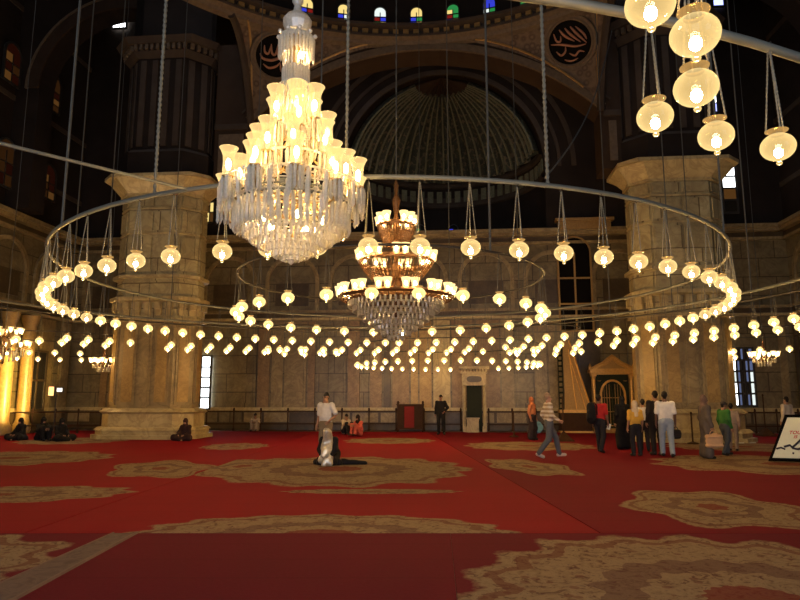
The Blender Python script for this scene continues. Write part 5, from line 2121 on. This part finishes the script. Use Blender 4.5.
def person(label, px, py, H, face, ps, top=None, bottom=None, robe=None, hair='short', hairc=None, shoes=(0.02, 0.018, 0.016), skc=(0.30, 0.16, 0.09), sleeve='short',
           stripe=None, loc=None, group=None):
    P = POSES[ps]
    if loc is None:
        loc = place(px, py)
    root = thing('person', label, 'person', loc, face, group)
    s = H / 1.74
    root.scale = (s, s, s)
    if ps not in BODY:
        BODY[ps] = body_mesh(P)
    me = BODY[ps].copy()
    me.materials.clear()
    me.materials.append(skin(skc))
    bo = bpy.data.objects.new('body', me)
    COL.objects.link(bo)
    bo.parent = root
    sd = (P['sh_r'] - P['sh_l']).normalized()
    upv = (P['skull'] - P['neck']).normalized()
    fwd = upv.cross(sd).normalized()
    # eyes and mouth
    b = MB()
    for q in (-1, 1):
        b.ico(P['head'].lerp(P['skull'], 0.62) + fwd * .082 + sd * q * .031, 0.012, 0.7, 6, 4)
    fix(b.build('eyes', cloth((0.02, 0.015, 0.012)), bo))
    b = MB()
    b.tube([P['head'] + fwd * .074 + sd * x for x in (-.022, 0, .022)], 0.006, 5)
    fix(b.build('mouth', cloth((0.22, 0.07, 0.05)), bo))

    def nm(n, mb, mat):
        return fix(mb.build(n, mat, root, True))

    sitting = ps in ('sit', 'sit_knees', 'kneel')
    if top:
        hb = P['pelvis'] + Vector((0, 0, -.04))
        pr = []
        for q in ('l', 'r'):
            x = -1 if q == 'l' else 1
            o1 = sd * x * .075
            pr += [(P['chest'] + o1 + upv * .04, P['spine'] + o1, .105, .105, 0.85), (P['spine'] + o1, hb + o1, .105, .115, 0.85)]
            pr += [(P['chest'] + o1 + upv * .06, P['sh_' + q], .085, .075)]
            e = P['sh_' + q].lerp(P['el_' + q], 0.8)
            pr += [(P['sh_' + q], e, .078, .066)]
            if sleeve == 'long':
                pr += [(e, P['el_' + q], .064, .056), (P['el_' + q], P['el_' + q].lerp(P['wr_' + q], 0.93), .056, .044)]
        pr += [(P['chest'] + upv * .07, P['spine'], .125, .135, 0.92), (P['spine'], P['pelvis'] + upv * .05, .135, .115, 0.92)]
        nm('shirt', blob(pr, 0.02, 0.04, 0.004), cloth(top, 0.8, stripe))
    if bottom:
        pr = []
        for q in ('l', 'r'):
            x = -1 if q == 'l' else 1
            pr += [(P['pelvis'] + sd * x * .07 + upv * .03, P['hip_' + q], .105, .105), (P['hip_' + q], P['kn_' + q], .105, .080), (P['kn_' + q], P['an_' + q].lerp(P['kn_' + q], 0.02), .078, .066)]
        pr += [(P['pelvis'] + upv * .04, P['pelvis'] - upv * .06, .125, .11, 0.95)]
        nm('trousers', blob(pr, 0.02, 0.03, 0.005), cloth(bottom))
    if robe:
        pr = []
        if not sitting:
            pr += [(P['kn_l'], P['kn_r'], .115, .115), (P['an_l'] + Vector((0, 0, .06)), P['an_r'] + Vector((0, 0, .06)), .12, .12), (P['an_l'] + Vector((0, 0, .22)), P['an_r'] + Vector((0, 0, .22)), .12, .12)]
        for q in ('l', 'r'):
            x = -1 if q == 'l' else 1
            if top:
                pr += [(P['spine'] + sd * x * .04, P['pelvis'] + sd * x * .08, .09, .13)]
            else:
                pr += [(P['chest'] + sd * x * .07 + upv * .05, P['pelvis'] + sd * x * .08, .11, .12), (P['chest'] + sd * x * .05 + upv * .06, P['sh_' + q], .085, .08),
                       (P['sh_' + q], P['el_' + q], .076, .070), (P['el_' + q], P['el_' + q].lerp(P['wr_' + q], 0.92), .066, .062), (P['chest'] + upv * .06, P['pelvis'], .125, .125, 0.95)]
            if sitting:
                pr += [(P['pelvis'] + sd * x * .1, P['kn_' + q], .15, .13), (P['kn_' + q], P['an_' + q] + Vector((0, 0, .02)), .12, .09), (P['pelvis'] + sd * x * .12 + Vector((0, -.08, -.04)), P['kn_' + q] * 0.7, .12, .10)]
            else:
                pr += [(P['pelvis'] + sd * x * .08, P['kn_' + q] + Vector((x * .03, 0, 0)), .125, .115), (P['kn_' + q] + Vector((x * .03, 0, 0)), P['an_' + q] + Vector((x * .04, 0, .06)), .115, .125)]
        nm('robe', blob(pr, 0.022, 0.06, 0.006, cut=[(2, 0.02, True)]), cloth(robe))
    hc = hairc or (0.012, 0.009, 0.007)
    sk_, cr, hd_ = P['skull'], P['crown'], P['head']
    if hair == 'short':
        nm('hair', blob([(sk_ - fwd * .022 + upv * .02, cr - fwd * .01 - upv * .012, .088, .072), (sk_ - fwd * .045, hd_ - fwd * .052 + upv * .03, .066, .05)], 0.012, 0.02, 0.002), cloth(hc, 0.6))
    elif hair == 'scarf':
        nm('headscarf', blob([(sk_ - fwd * .02 + upv * .015, cr - fwd * .015, .100, .082), (sk_ - fwd * .045, hd_ - fwd * .045, .085, .078), (hd_ - fwd * .03, P['neck'] + upv * .0, .078, .09),
                              (P['neck'], P['sh_l'] + sd * .05, .09, .075), (P['neck'], P['sh_r'] - sd * .05, .09, .075), (P['neck'] + fwd * .03, P['chest'] + fwd * .07, .075, .07), (P['neck'] - fwd * .04, P['chest'] - fwd * .08, .08, .07)], 0.015, 0.03, 0.003), cloth(hc, 0.8))
    elif hair == 'cap':
        nm('hair', blob([(sk_ - fwd * .03, hd_ - fwd * .05 + upv * .03, .075, .05)], 0.012, 0.02), HAIR)
        nm('cap', blob([(sk_ - fwd * .012 + upv * .03, cr - fwd * .01 - upv * .01, .093, .075), (sk_ + fwd * .06 + upv * .03, sk_ + fwd * .125 + upv * .02, .05, .035)], 0.012, 0.015, 0, cut=None), cloth(hc, 0.7))
    if shoes and ps not in ('sit', 'kneel'):
        for q in ('l', 'r'):
            nm('shoe', blob([(P['an_' + q] + (P['an_' + q] - P['to_' + q]) * .18 + Vector((0, 0, -.035)), P['to_' + q] + Vector((0, 0, .012)), .050, .042)], 0.014, 0.02), cloth(shoes, 0.5))
    # rest on the floor
    bpy.context.view_layer.update()
    lo = 9
    for ch in root.children:
        for vt in ch.data.vertices:
            if vt.co.z < lo:
                lo = vt.co.z
    root.location.z = -lo * s + 0.001
    return root


F0 = 0.0            # facing away from the viewer (+y); pi faces the viewer; -pi/2 faces right
WHITE = (0.62, 0.60, 0.56)
man = person('man in white shirt and khaki trousers standing on the big medallion', 325, 460, 1.76, PI - 0.5, 'stand_hip', WHITE, (0.20, 0.15, 0.09), shoes=(0.03, 0.02, 0.015))
kn = person('person crouching in black robe under a shiny silvery shawl, before the man in white shirt', 330, 464, 1.62, PI * 0.95, 'kneel', robe=(0.012, 0.010, 0.010), hair='scarf', hairc=(0.55, 0.52, 0.42))
# shiny cloth hanging over the crouching figure and its black skirts
P = POSES['kneel']
M['silver_cloth'] = plain('silver_cloth', (0.62, 0.58, 0.46), 0.28, 0.55, var=0.4, scale=18)
sv = blob([(P['skull'] + Vector((0, 0, .04)), Vector((0, .24, .62)), .105, .13), (Vector((.03, .24, .62)), Vector((-.10, .46, .10)), .125, .10), (Vector((-.02, .24, .60)), Vector((.12, .42, .16)), .12, .09),
           (Vector((.05, .26, .5)), Vector((.02, .50, .05)), .12, .07), (Vector((0, .1, .58)), P['pelvis'], .14, .15)], 0.018, 0.04, 0.018)
fix(sv.build('shawl', 'silver_cloth', kn, True))
sk_ = blob([(Vector((-.3, .2, .07)), Vector((.35, .1, .07)), .10, .09), (Vector((-.35, .05, .07)), Vector((-.95, -.05, .05)), .10, .06), (Vector((0, -.2, .1)), Vector((.3, .2, .08)), .14, .08)], 0.022, 0.05, 0.008, cut=[(2, 0.0, True)])
fix(sk_.build('skirt', cloth((0.010, 0.009, 0.010)), kn, True))

person('person in black clothes standing by the far wall, right of the cabinet', 441, 434.5, 1.74, PI - 0.3, 'stand_hip', (0.012, 0.012, 0.013), (0.010, 0.010, 0.012), sleeve='long')
w = person('woman in orange headscarf and dark skirt holding a blue bag', 533, 440, 1.62, PI + 0.9, 'stand', (0.40, 0.15, 0.075), robe=(0.03, 0.022, 0.025), hair='scarf', hairc=(0.42, 0.14, 0.06), sleeve='long')
person('man in striped cream shirt and grey jeans walking to the right', 550, 458, 1.76, -PI / 2, 'walk', (0.34, 0.26, 0.17), (0.085, 0.095, 0.11), sleeve='long', stripe=(0.55, 0.50, 0.42), hairc=(0.32, 0.22, 0.14), hair='short', shoes=(0.5, 0.42, 0.36), skc=(0.42, 0.22, 0.14))
red = person('man in red shirt and dark trousers with black backpack', 601, 452.5, 1.72, -0.7, 'walk_small', (0.36, 0.02, 0.02), (0.016, 0.016, 0.02), skc=(0.16, 0.08, 0.05))
person('person covered in a long black robe beside the gilded gate', 624, 449.5, 1.66, 0.2, 'stand', robe=(0.007, 0.007, 0.008), hair='scarf', hairc=(0.008, 0.008, 0.009))
yl = person('child in yellow top and dark trousers, white cloth at the neck', 637, 456, 1.52, 0.1, 'stand', (0.58, 0.34, 0.05), (0.014, 0.014, 0.018), hair='scarf', hairc=(0.55, 0.46, 0.32))
person('person in white shirt half hidden behind the child in yellow', 645, 451, 1.58, -0.2, 'stand', (0.60, 0.60, 0.62), (0.02, 0.02, 0.025))
person('person in dark clothes half hidden behind the man in white T-shirt', 658, 455, 1.82, 0.1, 'stand', (0.020, 0.016, 0.016), (0.014, 0.012, 0.012), sleeve='long')
tee = person('tall man in white T-shirt and light blue jeans, back turned', 668, 457, 1.80, -0.25, 'walk_small', (0.66, 0.66, 0.64), (0.25, 0.31, 0.38), skc=(0.12, 0.06, 0.04))
gr = person('woman in grey brown robe carrying a beige bag', 708, 458.5, 1.68, -1.55, 'stand', robe=(0.095, 0.080, 0.070), hair='scarf', hairc=(0.13, 0.085, 0.07))
person('woman in green top and jeans with a dark cap', 727, 455.5, 1.52, -1.3, 'walk_small', (0.035, 0.14, 0.03), (0.06, 0.07, 0.08), hair='cap', hairc=(0.05, 0.04, 0.035), sleeve='long')
person('person in pale beige clothes just behind the woman in green', 734, 451, 1.45, -0.5, 'stand', (0.32, 0.25, 0.19), (0.24, 0.19, 0.15), sleeve='long')
person('person in white top standing behind the sign board', 790, 447, 1.66, 0.4, 'stand', (0.60, 0.50, 0.34), (0.03, 0.03, 0.035), sleeve='long')
BK = (0.008, 0.008, 0.009)
person('person in black robe sitting on the carpet, nearest the picture edge', 20, 440, 1.62, PI - 0.4, 'sit', robe=BK, hair='scarf', hairc=BK)
person('person in black robe sitting on the carpet below the floodlight', 42, 440.5, 1.66, PI + 0.9, 'sit_knees', robe=BK, hair='scarf', hairc=BK)
person('person in black robe sitting on the carpet, third from the picture edge', 60, 441, 1.62, PI + 1.1, 'sit', robe=BK, hair='scarf', hairc=BK)
person('person in dark brown robe sitting at the foot of the pier', 185, 440.5, 1.60, PI - 0.2, 'sit', robe=(0.03, 0.014, 0.013), hair='scarf', hairc=(0.045, 0.02, 0.018))
person('person in pale clothes sitting against the far wall railing', 255, 431.5, 1.60, PI, 'sit_knees', (0.40, 0.32, 0.22), (0.30, 0.24, 0.17), skc=(0.2, 0.1, 0.06))
person('person in white top and dark trousers sitting on the carpet', 346, 434.5, 1.65, PI + 0.6, 'sit_knees', (0.46, 0.38, 0.28), (0.018, 0.018, 0.02))
person('person in salmon red top sitting on the carpet', 358, 436.2, 1.62, PI - 0.7, 'sit_knees', (0.50, 0.10, 0.07), (0.45, 0.10, 0.07), hair='scarf', hairc=(0.02, 0.012, 0.010), sleeve='long')


def world_of(root, v):
    return root.matrix_basis @ Vector(v)


def hand(root, ps, q):
    P = POSES[ps]
    d = (P['wr_' + q] - P['el_' + q]).normalized()
    return world_of(root, P['wr_' + q] + d * 0.12)


def bag(root, ps, q, size, col, label, name='bag', drop=0.12, rz=0.0, mat=None):
    h = hand(root, ps, q)
    w_, d_, hh = size
    r = thing(name, label, 'bag', (h.x, h.y, h.z - drop - hh), rz)
    pr = []
    for x in (-1, 1):
        for z in (0, 1):
            pr.append((Vector((x * (w_ / 2 - .05) * (0.92 if z else 1), 0, .05 + z * (hh - .1))), Vector((-x * (w_ / 2 - .05), 0, .05 + z * (hh - .1))), .05, .05, d_ / 0.1))
    pr.append((Vector((0, 0, .08)), Vector((0, 0, hh - .08)), min(w_, hh) * 0.36, min(w_, hh) * 0.36, d_ / min(w_, hh)))
    pr.append((Vector((-w_ * .2, 0, hh / 2)), Vector((w_ * .2, 0, hh / 2)), hh * 0.42, hh * 0.42, d_ / hh))
    fix(blob(pr, 0.015, 0.03).build('pouch', mat or cloth(col), r, True))
    b = MB()
    b.tube([(w_ * .25 * math.cos(PI * k / 10), 0, hh - .03 + (drop + .05) * math.sin(PI * k / 10)) for k in range(11)], 0.010, 6)
    fix(b.build('handle', mat or cloth(col), r))
    return r


bag(gr, 'stand', 'r', (0.46, 0.16, 0.34), (0.52, 0.33, 0.18), 'beige bag carried low by the woman in grey brown robe', drop=0.10)
bag(tee, 'walk_small', 'r', (0.26, 0.12, 0.24), (0.015, 0.013, 0.014), 'small black bag in the hand of the man in white T-shirt', drop=0.06)
bag(w, 'stand', 'l', (0.30, 0.16, 0.42), (0.14, 0.32, 0.42), 'light blue bag held by the woman in orange headscarf', drop=0.04)
# backpack worn on one side, white paper in the other hand
q = world_of(red, (-.16, -.22, .98))
r = thing('backpack', 'black backpack hanging at the side of the man in red shirt', 'backpack', q, -0.7)
fix(blob([(Vector((0, 0, .02)), Vector((0, 0, .40)), .15, .13, 0.8), (Vector((0, -.09, .08)), Vector((0, -.09, .22)), .09, .08)], 0.016, 0.03).build('pouch', cloth((0.008, 0.008, 0.010)), r, True))
b = MB()
b.tube([(0.02, 0.0, 0.45), (0.09, 0.04, 0.52), (0.14, 0.10, 0.42), (0.14, 0.10, 0.15)], 0.018, 6)
fix(b.build('strap', cloth((0.008, 0.008, 0.010)), r))
h = hand(red, 'walk_small', 'r')
b = MB()
b.box(-0.05, 0.05, -0.006, 0.006, -0.09, 0.09)
o = fix(b.build('paper', 'sign_white'))
o.location = h
o.rotation_euler = (0.2, 0.3, -0.5)
tag(o, 'white folded paper in the hand of the man in red shirt', 'paper')
